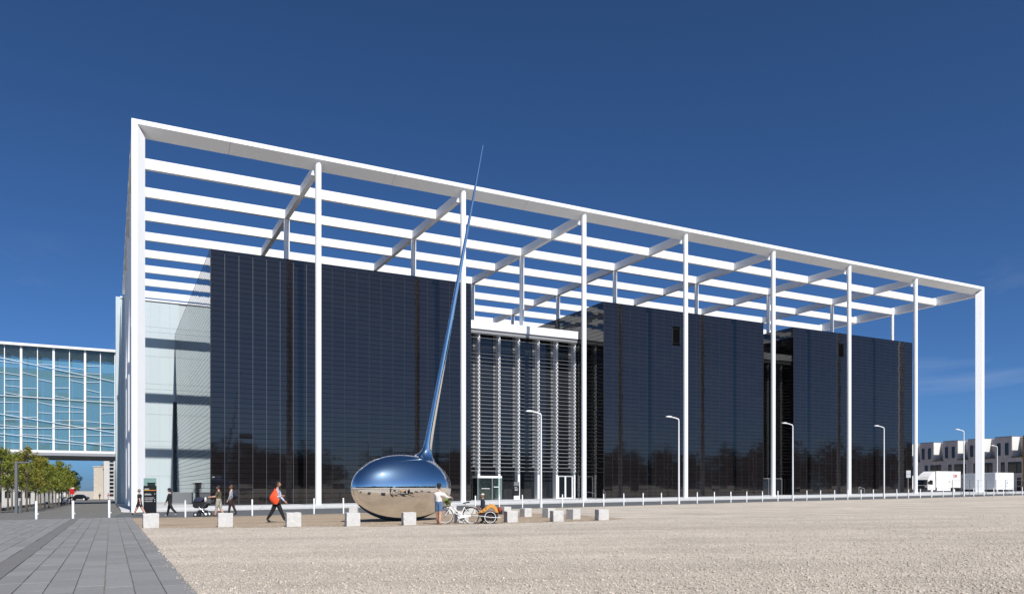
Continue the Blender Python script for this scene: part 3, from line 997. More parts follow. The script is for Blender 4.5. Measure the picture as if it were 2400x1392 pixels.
# ------------------------------------------------------------------ concrete cubes round the sculpture
def cubes():
    spots = [  # x, y, yaw, size, label
        (-15.12, 32.40, 28, .60, 'concrete cube at the corner of the paving, below the black information sign'),
        (-12.01, 32.40, 23, .58, 'concrete cube in front of the two men with the pram'),
        (-9.06, 32.05, 23, .58, 'concrete cube in front of the man with the orange bag'),
        (-6.56, 31.80, 21, .55, 'concrete cube at the left end of the egg sculpture shadow'),
        (-4.29, 32.20, 18, .53, 'concrete cube in front of the egg sculpture'),
        (-2.20, 33.60, 20, .50, 'concrete cube behind the rear wheel of the white bicycle'),
        (-0.05, 33.75, 20, .49, 'concrete cube just right of the orange bicycle trailer, front row'),
        (1.97, 34.05, 16, .48, 'concrete cube second from the right end of the front row'),
        (4.04, 34.85, 16, .49, 'rightmost concrete cube, standing alone on the gravel'),
        (-0.38, 43.30, 36, .48, 'small far concrete cube half hidden behind the one right of the trailer'),
        (0.71, 40.25, 36, .45, 'far concrete cube turned on edge, second of the receding row'),
        (1.85, 38.90, 36, .47, 'far concrete cube turned on edge, behind the second cube from the right'),
        (2.89, 36.45, 38, .48, 'concrete cube turned on edge, between the two rightmost front cubes'),
        (-3.70, 47.00, 30, .50, 'far concrete cube seen above the bicycle frame'),
        (-2.50, 46.50, 30, .48, 'far concrete cube seen behind the bicycle luggage rack'),
        (-9.70, 47.40, 4, .50, 'far concrete cube half hidden behind the left end of the egg'),
    ]
    r = random.Random(2)
    for x, y, yaw, s, lab in spots:
        b = bmesh.new()
        bmesh.ops.create_cube(b, size=1)
        bmesh.ops.subdivide_edges(b, edges=b.edges[:], cuts=5, use_grid_fill=True)
        for v in b.verts:
            on = sum(abs(abs(q)-.5) < 1e-4 for q in v.co)
            k = .006 if on == 1 else .014
            v.co += Vector((r.uniform(-k,k), r.uniform(-k,k), r.uniform(-k,k)))
        bmesh.ops.scale(b, vec=(s, s, s+.06), verts=b.verts)
        bmesh.ops.translate(b, vec=(0,0,s/2-.03), verts=b.verts)
        me = bpy.data.meshes.new('concrete_cube'); b.to_mesh(me); b.free()
        me.materials.append(M_conc)
        o = bpy.data.objects.new('concrete_cube', me); COL.objects.link(o)
        o.location = (x, y, g(x)); o.rotation_euler = (r.uniform(-.015,.015), r.uniform(-.02,.02), R(yaw))
        bv = o.modifiers.new('bevel', 'BEVEL'); bv.width = .01; bv.segments = 2; bv.limit_method = 'ANGLE'; bv.angle_limit = R(50)
        tag(o, lab, 'concrete block', 'concrete cubes around the sculpture')
cubes()

# ------------------------------------------------------------------ bollards and lamps
BOL = [(-27.69,45.05),(-25.56,45.06),(-24.09,46.29),(-19.17,45.43),(-15.72,46.84),(-12.51,48.91),(-10.69,49.10),(-2.65,55.98),(-0.94,57.05),(0.80,59.0),(3.86,59.41),(5.53,60.02),(7.24,61.08),(9.07,62.81),(10.76,63.55),(12.74,66.01),(16.22,67.80),(17.97,68.78),(19.74,69.81),(21.50,70.91),(23.58,72.87),(25.16,73.25),(28.90,75.88),(30.82,77.32),(32.34,77.60),(33.81,77.94),(35.84,79.49),(37.31,79.90),(40.19,80.82),(41.64,81.30),(43.83,83.08),(45.33,83.60),(48.43,86.98),(49.65,87.02),(53.09,89.00),(54.69,89.69),(57.29,92.05),(58.95,92.83),(61.74,95.40),(63.48,96.28)]
ORD = ['first','second','third','fourth','fifth','sixth','seventh','eighth','ninth','tenth','eleventh','twelfth','thirteenth','fourteenth','fifteenth','sixteenth','seventeenth','eighteenth','nineteenth','twentieth','twenty-first','twenty-second','twenty-third','twenty-fourth','twenty-fifth','twenty-sixth','twenty-seventh','twenty-eighth','twenty-ninth','thirtieth','thirty-first','thirty-second']

def bollards():
    shaft = MB().tube([(0,0,-.1),(0,0,1.0),(0,0,1.015)], [.046,.046,.036], 14).mesh('shaft', M_lamp, True)
    foot = MB().tube([(0,0,0),(0,0,.025)], .085, 14).mesh('foot_plate', M_steel)
    knob = MB().box(.045,.10,-.025,.025,.30,.37).mesh('lock_lug', M_lamp)
    sub = MB().tube([(0,0,.93),(0,0,.96)], .0475, 14).mesh('groove', M_silver)
    r = random.Random(4)
    for i, (x, y) in enumerate(BOL):
        if i < 3:
            lab = ['thick white bollard at the far left edge of the paving', 'thick white bollard in the middle of the paving end', 'thick white bollard on the paving, nearest the corner post'][i]
        elif i == 3: lab = 'white bollard just left of the pram'
        elif i == 4: lab = 'white bollard between the two men and the man with orange bag'
        elif i == 5: lab = 'white bollard right of the man with the orange bag'
        elif i == 6: lab = 'white bollard just left of the egg sculpture'
        elif i == 7: lab = 'white bollard between the bicycle and the child'
        else: lab = 'thin white bollard along the road, %s counting right from the bicycle trailer' % ORD[i-8]
        T = thing('bollard', lab, 'bollard', (x, y, g(x)), r.uniform(0, 6), 'white bollards along the road')
        s = inst('shaft', shaft, T); inst('foot_plate', foot, T); inst('groove', sub, T)
        if i < 3:
            s.scale = (1.4, 1.4, 1.06)
            T.rotation_euler.z = 0
            k = inst('lock_lug', knob, T); k.location = (.03, 0, 0)
        else:
            s.rotation_euler = (r.uniform(-.012,.012), r.uniform(-.012,.012), 0)
bollards()

def lamp(x, y, h, yaw, label, m, group, armlen=.75):
    T = thing('street_lamp', label, 'street lamp', (x, y, g(x)), yaw, group)
    MB().tube([(0,0,-.1),(0,0,h*.3),(0,0,h-.25)], [.072,.072,.052], 12).build('pole', m, T, smooth=True)
    MB().tube([(0,0,0),(0,0,.5)], .105, 12).build('base_sleeve', m, T, smooth=True)
    MB().tube([(0,0,h-.26),(-.05,0,h-.1),(-.35,0,h-.01),(-armlen,0,h+.06)], [.06,.055,.05,.045], 10).build('arm', m, T, smooth=True)
    hd = MB()
    prof = [(0,-.04),(.12,-.07),(.42,-.06),(.58,-.015),(.52,.04),(.26,.07),(.05,.045)]
    hd.prism([(-armlen+.1-x_, h+.08+z) for x_, z in prof], -.11, .11)
    o = hd.build('lamp_head', m, T, bevel=.03)
    MB().box(-armlen-.36, -armlen-.02, -.08, .08, h-.012, h+.006).build('lens', M_cglass, o)
    return T

for x, y, h, lab in ((2.21,58.83,7.25,'white street lamp in front of the louvred entrance'),
                     (14.42,66.91,7.45,'white street lamp in front of the middle black block'),
                     (27.84,76.74,7.6,'white street lamp in front of the gap between right-hand blocks'),
                     (39.91,83.02,7.7,'white street lamp in front of the farthest black block'),
                     (53.37,91.41,7.8,'white street lamp in front of the lorry')):
    lamp(x, y, h, 0.25, lab, M_lamp, 'white street lamps along the road')
lamp(79.0, 126.0, 7.6, 0.2, 'white street lamp behind the right-hand trailer', M_lamp, 'street lamps by the terrace houses')
lamp(66.4, 127.0, 7.0, 0.2, 'white street lamp just right of the farthest black block', M_lamp, 'street lamps by the terrace houses')
# tall grey lamp by the trees on the left
def grey_lamp():
    x, y = -38.8, 60.6
    T = thing('street_lamp', 'square grey street lamp beside the trees at the left', 'street lamp', (x, y, g(x)), 0.15)
    MB().box(-.09,.09,-.09,.09,-.1,3.95).build('pole', M_steel, T)
    MB().box(-.095,1.0,-.1,.1,3.952,4.05).build('lamp_arm', M_steel, T)
    MB().box(.25,.95,-.07,.07,3.93,3.949).build('lens', M_cglass, T)
    MB().box(.22,.32,-.06,.06,-.1,1.0).build('control_post', M_steel, T)
grey_lamp()

# ------------------------------------------------------------------ vegetation
def leaf_mesh(name, m, blobs, n, size, seed):
    """small leaf faces spread through the blobs (centre, radii), denser towards the shell"""
    r = np.random.default_rng(seed)
    w = np.array([b[3]*b[4]*b[5] for b in blobs])**0.8; w /= w.sum()
    k = r.choice(len(blobs), n, p=w)
    B = np.array(blobs)[k]
    d = r.normal(size=(n,3)); d /= np.linalg.norm(d, axis=1)[:,None]
    rad = r.random(n)**0.45
    c = B[:,:3] + d*B[:,3:6]*rad[:,None]
    a = r.normal(size=(n,3)); a /= np.linalg.norm(a, axis=1)[:,None]
    b_ = np.cross(a, r.normal(size=(n,3))); b_ /= np.linalg.norm(b_, axis=1)[:,None]
    s = size*r.uniform(.6, 1.4, n)[:,None]
    q = np.stack([c-a*s, c-b_*s*.55, c+a*s, c+b_*s*.55], 1).reshape(-1,3)
    me = bpy.data.meshes.new(name)
    me.vertices.add(n*4); me.vertices.foreach_set('co', q.ravel())
    me.loops.add(n*4); me.loops.foreach_set('vertex_index', np.arange(n*4))
    me.polygons.add(n); me.polygons.foreach_set('loop_start', np.arange(n)*4)
    me.update(calc_edges=True); me.materials.append(m)
    return me

def young_tree(seed, h, leafm, n):
    r = random.Random(seed)
    t = MB(); blobs = []
    lean = (r.uniform(-.08,.08), r.uniform(-.08,.08))
    t.tube([(0,0,-.2),(lean[0]*.4,lean[1]*.4,h*.35),(lean[0],lean[1],h*.65),(lean[0]*1.3,lean[1]*1.3,h*.93)], [.085,.07,.045,.012], 8)
    for k in range(17):
        z = h*(.30+.62*k/17); a = k*2.4 + r.uniform(-.4,.4)
        L = (1.45 if z < h*.6 else 1.45*(h*1.02-z)/(h*.42)) * r.uniform(.65,1.1)
        p0 = Vector((lean[0]*z/h, lean[1]*z/h, z))
        p2 = p0 + Vector((math.cos(a)*L, math.sin(a)*L, L*.55))
        p1 = (p0+p2)/2 + Vector((0,0,.08))
        t.tube([p0,p1,p2], [.028,.018,.006], 5)
        for q, s in ((p1, .34), (p2, .42), ((p1+p2)/2, .40)):
            blobs.append((q.x+r.uniform(-.12,.12), q.y+r.uniform(-.12,.12), q.z+r.uniform(-.05,.2), s*r.uniform(.7,1.2), s*r.uniform(.7,1.2), s*r.uniform(.6,.95)))
    blobs.append((lean[0]*1.3, lean[1]*1.3, h*.95, .3, .3, .45))
    return t.mesh('trunk', M_bark), leaf_mesh('crown', leafm, blobs, n, .085, seed)

TREES = [young_tree(11, 5.1, M_leaf, 2500), young_tree(23, 4.8, M_leaf, 2200), young_tree(31, 5.4, M_leaf, 2700), young_tree(47, 5.2, M_leafo, 1700)]

def trees():
    r = random.Random(9)
    spots = [(-9.3, 7.2, 2, 'leafy young tree at the far left edge, overlapping the grey lamp'),
             (-7.8, 11.0, 3, 'sparse bronze-leaved young tree right of the grey lamp'),
             (-9.6, 15.5, 0, 'leafy young tree beside the canal wall, behind the grey lamp')]
    names = ['second','third','fourth','fifth','sixth','seventh','eighth','ninth','tenth','eleventh','twelfth','thirteenth','fourteenth']
    for k in range(13):
        spots.append((-7.6 + k*.05, 16.6 + k*5.1, [1,0,2,1,0,1,2,0,1,2,0,1,2][k], 'leafy young tree, %s along the avenue from the bronze-leaved one' % names[k]))
    for k, v in enumerate((24, 33, 43, 55)):
        spots.append((-10.1, v, k % 3, 'leafy young tree in the canal-side row, %s from the front' % ['second','third','fourth','fifth'][k]))
    for u, v, k, lab in spots:
        p = W(u, v)
        T = thing('young_tree', lab, 'tree', (p.x, p.y, g(p.x)), r.uniform(0, 6.28), 'young trees lining the avenue')
        s = r.uniform(.92, 1.08); T.scale = (s, s, s)
        inst('trunk', TREES[k][0], T); inst('crown', TREES[k][1], T)
trees()

def woodland():
    r = np.random.default_rng(8)
    blobs = []
    for i in range(520):
        t = R(r.uniform(-75, 104)); q = 285 + r.uniform(-25, 35)      # arc behind and to the right of the square
        x = 30 + math.sin(t)*q; y = 40 - math.cos(t)*q
        h = 21 + 4*math.sin(x*.013+1) + 2.5*math.sin(x*.05) + r.uniform(-4, 4)
        zc = g(x) + h*.5
        blobs.append((x, y, zc, r.uniform(5,9), r.uniform(4,7), h*.56))
    o = bpy.data.objects.new('woodland', leaf_mesh('woodland', M_wood_far, blobs, 80000, 1.25, 5))
    COL.objects.link(o)
    tag(o, 'dark belt of far trees closing the square opposite the building', 'woodland', kind='stuff')
woodland()

# ------------------------------------------------------------------ left background
def low_wall():
    T = bthing('canal_wall', 'low white-capped parapet along the canal behind the trees', 'wall')
    for k in range(13):
        v0 = 4 + k*6.0
        z = gu(-10.4, v0+3)
        MB().box(-10.7, -10.35, v0, v0+5.98, z-.8, z+.22).build('wall_block', M_conc_b, T)
        MB().box(-10.75, -10.3, v0, v0+5.98, z+.223, z+.31).build('coping', M_lamp, T)
low_wall()

def block_building(name, label, x0, x1, y0, y1, h, m, wins=None, roofm=None, yaw=0.0):
    """simple house: walls, roof slab, and real windows (x, z, w, h) on its front"""
    zb = g((x0+x1)/2)
    T = thing(name, label, 'building', (x0, y0, zb), yaw)
    MB().box(0, x1-x0, 0, y1-y0, -2, h).build('wall', m, T)
    MB().box(-.15, x1-x0+.15, -.15, y1-y0+.15, h+.003, h+.3).build('roof_edge', roofm or m, T)
    for (x, z, w, hh) in (wins or []):
        o = MB().box(x, x+w, -.04, -.01, z, z+hh).build('window', M_wglass, T)
        MB().box(x-.07, x+w+.07, -.06, -.003, z-.1, z-.02).build('window_sill', M_lamp, o)
    return T

def left_background():
    beige = mat('travertine', (.58,.52,.43), .85, noise=(1.2, .10), spec=.2)
    pale = mat('pale_render', (.60,.58,.54), .85, noise=(.3, .06), spec=.2)
    # pale office across the canal, seen through the trees
    block_building('pale_office', 'pale office block across the canal, seen through the trees', -128, -103.5, 170, 175, 6.6, pale,
                   [(1.2+2.2*k, z, 1.3, 1.5) for k in range(10) for z in (.9, 3.9)], M_lamp)
    # stone-clad block closing the avenue, courses built one by one
    T = block_building('stone_block', 'beige stone-clad block at the far end of the avenue', -124.3, -119.6, 230, 262, 9.5, beige)
    for k in range(16):
        for j in range(3):
            x0 = .02+1.56*j + (.4 if k % 2 else 0)
            MB().box(x0, min(x0+1.52, 4.68), -.05, -.004, .1+.58*k, .1+.58*k+.55).build('stone', beige, T)
    MB().box(1.2, 4.6, 1.5, 6, 9.82, 10.4).build('roof_plant', M_steel, T)
    T = block_building('tall_slab', 'narrow tall block with stacked dark windows right of the beige block', -119.2, -116.0, 226, 262, 13.5, pale,
                       [(1.7, .8+1.1*k, 1.2, .75) for k in range(11)], M_steel)
    block_building('low_white_house', 'small white house at the end of the avenue behind the trees', -134, -124.6, 250, 262, 6.0, M_lamp,
                   [(1+2*k, 1.2, 1, 1.2) for k in range(4)])
left_background()

def small_signs():
    def post(name, x, y, h, lab, cat):
        T = thing(name, lab, cat, (x, y, g(x)))
        return T
    # white board
    x, y = -62.3, 107.0
    T = post('white_notice', x, y, 2, 'small white notice board on a post below the avenue trees', 'sign')
    for dx in (-.5, .5): MB().tube([(dx,0,-.1),(dx,0,1.75)], .04, 8).build('post', M_steel, T)
    MB().box(-.62, .62, -.06, -.045, .95, 1.75).build('board', M_print_w, T)
    x, y = -60.8, 107.0
    T = post('red_sign', x, y, 2, 'small red and white sign on a post by the avenue', 'sign')
    MB().tube([(0,0,-.1),(0,0,2.3)], .04, 8).build('post', M_steel, T)
    MB().box(-.32, .32, -.06, -.045, 1.5, 2.45).build('board', mat('sign_red', (.55,.02,.02), .5), T)
    MB().box(-.3, .3, -.066, -.061, 2.25, 2.42).build('white_stripe', M_print_w, T)
    x, y = -60.3, 104.5
    T = post('round_sign', x, y, 2, 'round road sign with dark ring standing low by the avenue', 'sign')
    for dx in (-.45, .45): MB().tube([(dx,0,-.1),(dx,0,1.2)], .035, 8).build('post', M_steel, T)
    MB().tube([(0,-.06,.75),(0,-.04,.75)], .42, 20).build('disc', M_print_w, T)
    MB().ring((0,-.07,.75), (0,1,0), .36, .04, 24, 6).build('ring', M_blk, T)
small_signs()

# ------------------------------------------------------------------ people
SKIN = mat('skin', (.52,.31,.22), .55, spec=.35)
SKIN2 = mat('tanned_skin', (.42,.24,.16), .55, spec=.35)
HAIR = {'dark': mat('dark_hair', (.018,.012,.009), .6), 'grey': mat('grey_hair', (.20,.17,.14), .7), 'red': mat('red_hair', (.13,.045,.015), .6)}
EYE = mat('eye', (.01,.01,.01), .3)
LIP = mat('lips', (.38,.15,.12), .5)

def person(name, label, loc, yaw, H, top, bottom, legskin, shoes, hair, skin=SKIN, legs=((25,5),(-22,12)), arms=((-20,15),(18,25)),
           sleeves='long', bottom_len='long', bulk=1.0, lean=0.0, headyaw=0.0, female=False, armout=(10,10)):
    """faces +x. legs/arms = (swing, bend) in degrees for left (+y) and right (-y)."""
    k = H/1.76
    T = thing(name, label, 'person', loc, yaw)
    V, E, Rd, tagl = [], [], [], []
    def add(p, r, parent=None):
        V.append(Vector(p)); Rd.append((r[0]*1.28, r[1]*1.28))
        if parent is not None: E.append((parent, len(V)-1))
        return len(V)-1
    ln = math.radians(lean)
    def up(h): return Vector((math.sin(ln)*h, 0, math.cos(ln)*h))
    pel = Vector((0, 0, .93))
    bm_, tm_ = 1, 0
    iP = add(pel, (.135*bulk, .115*bulk))
    iW = add(pel+up(.17), (.125*bulk, .105*bulk), iP); tagl.append((pel, pel+up(.10), 'b')); tagl.append((pel+up(.12), pel+up(.2), 't'))
    iC = add(pel+up(.36), (.155*bulk, .115*bulk), iW)
    iS = add(pel+up(.50), (.115*bulk, .085*bulk), iC); tagl.append((pel+up(.17), pel+up(.52), 't'))
    iN = add(pel+up(.585), (.052, .052), iS); tagl.append((pel+up(.56), pel+up(.66), 's'))
    iH = add(pel+up(.66), (.05, .05), iN)
    ends = []
    for sgn, (sw, bd) in ((1, legs[0]), (-1, legs[1])):
        a = math.radians(sw); b = math.radians(sw-bd)
        hip = pel + Vector((0, sgn*.088, -.05))
        kn = hip + Vector((math.sin(a)*.42, 0, -math.cos(a)*.42))
        an = kn + Vector((math.sin(b)*.40, 0, -math.cos(b)*.40))
        fa = math.radians(max(-35, min(10, (sw-bd)*.6)))
        toe = an + Vector((math.cos(fa)*.16, sgn*.015, math.sin(fa)*.16-.035))
        hl = an + Vector((-.045, 0, -.035))
        ih = add(hip, (.095*bulk, .095*bulk), iP)
        m1 = hip.lerp(kn, .5); i1 = add(m1, (.085*bulk, .085*bulk), ih)
        ik = add(kn, (.062, .062), i1)
        m2 = kn.lerp(an, .35); i2 = add(m2, (.06, .06), ik)
        ia = add(an, (.042, .042), i2); it = add(toe, (.042, .034), ia)
        if bottom_len == 'long':
            tagl.append((hip, an.lerp(kn, .08), 'b'))
        elif bottom_len == 'knee':
            tagl.append((hip, kn, 'b')); tagl.append((kn.lerp(an, .25), an, 'l'))
        else:
            tagl.append((hip, hip.lerp(kn, .62), 'b')); tagl.append((hip.lerp(kn, .82), an, 'l'))
        tagl.append((an+Vector((0,0,-.02)), toe, 'f'))
        ends.append(min(an.z, toe.z)-.045)
    hands = []
    for sgn, (sw, bd), out in ((1, arms[0], armout[0]), (-1, arms[1], armout[1])):
        a = math.radians(sw); b = math.radians(sw+bd); o = math.radians(out)
        sh = pel + up(.485) + Vector((0, sgn*.165*bulk**.5, 0))
        el = sh + Vector((math.sin(a)*.29, sgn*math.sin(o)*.29, -math.cos(a)*math.cos(o)*.29))
        wr_ = el + Vector((math.sin(b)*.25, sgn*math.sin(o)*.06, -math.cos(b)*.25))
        i0 = add(sh, (.066*bulk, .066*bulk), iS)
        i1 = add(el, (.047*bulk, .047*bulk), i0)
        i2 = add(wr_, (.030, .030), i1)
        if sleeves == 'long': tagl.append((sh, wr_, 't'))
        else:
            tagl.append((sh, sh.lerp(el, .72), 't')); tagl.append((el, wr_, 's'))
        hands.append((wr_, (wr_-el).normalized(), sgn))
    me = bpy.data.meshes.new('body_skeleton')
    me.from_pydata([tuple(v) for v in V], E, [])
    tmp = bpy.data.objects.new('tmp', me); COL.objects.link(tmp)
    tmp.modifiers.new('skin', 'SKIN').branch_smoothing = .6
    for i, sv in enumerate(me.skin_vertices[0].data):
        sv.radius = Rd[i] if isinstance(Rd[i], tuple) else (Rd[i], Rd[i])
        sv.use_root = (i == 0)
    ss = tmp.modifiers.new('sub', 'SUBSURF'); ss.levels = 2; ss.render_levels = 2
    dg = bpy.context.evaluated_depsgraph_get(); dg.update()
    body = bpy.data.meshes.new_from_object(tmp.evaluated_get(dg))
    bpy.data.objects.remove(tmp); bpy.data.meshes.remove(me)
    order = {'t':0, 'b':1, 's':2, 'l':2, 'f':3, 'e':4, 'm':5}
    bmx = bmesh.new(); bmx.from_mesh(body)
    def seg(p, a, b):
        d = b-a; t = max(0, min(1, (p-a).dot(d)/max(1e-9, d.dot(d)))); return (p-(a+d*t)).length
    for f in bmx.faces:
        c = f.calc_center_median()
        f.material_index = order[min(tagl, key=lambda q: seg(c, q[0], q[1]))[2]]
        f.smooth = True
    def join(mb, idx):
        vs = [bmx.verts.new(v) for v in mb.v]
        for q in mb.f:
            try: f = bmx.faces.new([vs[i] for i in q])
            except ValueError: continue
            f.material_index = idx; f.smooth = True
    # head with brow, nose, chin, ears, eyes, mouth
    hc = pel + up(.77) + Vector((.025, 0, 0))
    HM = Matrix.Rotation(headyaw, 3, 'Z')
    hb = MB().ball((0,0,0), .098, .078, .122, 16, 12)
    for i, v in enumerate(hb.v):
        x, y, z = v
        if x > 0 and z < -.03: x *= 1.0 + .12*(-z/.12); y *= .86
        if z < -.06: y *= .86
        hb.v[i] = (x, y, z)
    def hp(mb):
        mb.v = [tuple(hc + HM @ Vector(v)) for v in mb.v]; return mb
    join(hp(hb), 2)
    join(hp(MB().ball((.103,0,-.018), .022, .015, .028, 8, 6)), 2)
    for s in (1, -1):
        join(hp(MB().ball((-.005, s*.078, -.01), .024, .012, .034, 8, 6)), 2)
        join(hp(MB().ball((.086, s*.032, .012), .012, .014, .009, 8, 5)), 4)
    join(hp(MB().ball((.094,0,-.064), .012, .026, .007, 8, 5)), 5)
    # hands: palm, four fingers of different length, thumb at the side of the palm
    for wr_, d, sgn in hands:
        side = d.cross(Vector((0,1,0))); side = side.normalized() if side.length > .1 else Vector((1,0,0))
        nrm = d.cross(side).normalized()
        fwd = side if side.x > 0 else -side
        pm = MB()
        pm.tube([wr_, wr_+d*.045, wr_+d*.09], [.028,.040,.036], 8)
        join(pm, 2)
        for q, L in enumerate((.070,.080,.074,.058)):
            b0 = wr_ + d*.085 + fwd*(.027-.018*q)
            curl = nrm*(-sgn*.018)
            join(MB().tube([b0, b0+d*L*.5+curl*.3, b0+d*L+curl*1.2], [.0095,.009,.0065], 6), 2)
        b0 = wr_ + d*.03 + fwd*.03
        join(MB().tube([b0, b0+d*.03+fwd*.025, b0+d*.062+fwd*.028], [.012,.0105,.008], 6), 2)
    gz_ = min(ends)
    bmesh.ops.translate(bmx, vec=(0,0,-gz_), verts=bmx.verts)
    bmesh.ops.scale(bmx, vec=(k,k,k), verts=bmx.verts)
    bmx.to_mesh(body); bmx.free()
    for m in (top, bottom, skin if legskin is None else legskin, shoes, EYE, LIP): body.materials.append(m)
    bo = bpy.data.objects.new('body', body); COL.objects.link(bo); bo.parent = T
    hc2 = (hc - Vector((0,0,gz_)))*k
    info = {'head': hc2, 'k': k, 'HM': HM, 'pel': (pel-Vector((0,0,gz_)))*k, 'hands': [((w-Vector((0,0,gz_)))*k + d*.08*k, d) for w, d, s in hands], 'up': up}
    if hair:
        hm = MB().ball((0,0,0), 1, 1, 1, 18, 12)
        vs = []
        for v in hm.v:
            x, y, z = v
            q = Vector((x*.106-.008, y*.088, z*.126+.012))
            if x > .35 and z < .45: q.x = min(q.x, .045)      # leave the face free
            if z < -.35: q = Vector((q.x*.8-.02, q.y*.9, max(q.z, -.07 if not female else -.11)))
            vs.append(tuple(hc2 + HM @ (q*k)))
        hm.v = vs
        hm.build('hair', hair, T, smooth=True)
    return T, info

def helmet(T, info, m, m2):
    h, k, HM = info['head'], info['k'], info['HM']
    b = MB().ball((0,0,0), 1, 1, 1, 18, 10)
    vs = []
    for x, y, z in b.v:
        zz = max(z, .02)
        vs.append(tuple(h + HM @ (Vector((x*.135-.01, y*.112, zz*.115+.045))*k)))
    b.v = vs
    o = b.build('helmet', m, T, smooth=True)
    for s in (-1, 0, 1):
        p = [h + HM @ (Vector((.12*math.cos(t)-.01, s*.05, .045+.121*math.sin(t)))*k) for t in [R(a) for a in (25,60,95,130,160)]]
        MB().tube(p, .014*k, 6).build('helmet_rib', m2, o, smooth=True)
    for s in (-1, 1):
        MB().tube([h+HM@(Vector((.03,s*.085,.05))*k), h+HM@(Vector((.05,s*.06,-.09))*k), h+HM@(Vector((.07,0,-.135))*k)], .006*k, 5).build('strap', M_blk, o)

def cap(T, info, m):
    h, k, HM = info['head'], info['k'], info['HM']
    b = MB().ball((0,0,0), 1, 1, 1, 16, 10)
    b.v = [tuple(h + HM @ (Vector((x*.112, y*.095, max(z,0)*.105+.045))*k)) for x, y, z in b.v]
    o = b.build('cap', m, T, smooth=True)
    v = MB()
    pts = [(.09,-.07),(.17,-.05),(.19,0),(.17,.05),(.09,.07)]
    v.v = [tuple(h + HM @ (Vector((x,y,.052-.1*(x-.09)))*k)) for x, y in pts] + [tuple(h + HM @ (Vector((x,y,.064-.1*(x-.09)))*k)) for x, y in pts]
    n = 5; v.f = [tuple(reversed(range(n))), tuple(range(n,2*n))] + [(i,(i+1)%n,n+(i+1)%n,n+i) for i in range(n)]
    v.build('peak', m, o)

C_black = mat('black_cloth', (.012,.012,.014), .9, noise=(30,.2))
C_navy = mat('navy_cloth', (.016,.020,.042), .9, noise=(30,.15))
C_olive = mat('olive_cloth', (.075,.07,.045), .9, noise=(25,.15))
C_camo = mat('camouflage_cloth', (.34,.32,.27), .9, noise=(18,.75))
C_grey = mat('light_grey_cloth', (.36,.36,.38), .9, noise=(30,.3))
C_brown = mat('dark_brown_cloth', (.035,.018,.016), .9, noise=(30,.15))
C_shirt = mat('pale_blue_shirt', (.42,.47,.60), .9, noise=(14,.25))
C_white = mat('white_jacket_cloth', (.74,.70,.66), .9, noise=(12,.18))
C_denim = mat('denim', (.085,.15,.27), .9, noise=(40,.25))
C_orange = mat('orange_bag_cloth', (.85,.09,.025), .75, noise=(8,.12))
S_dark = mat('dark_shoe', (.015,.013,.012), .6)
S_brown = mat('brown_shoe', (.09,.04,.02), .6)
S_pale = mat('pale_shoe', (.5,.38,.3), .6)

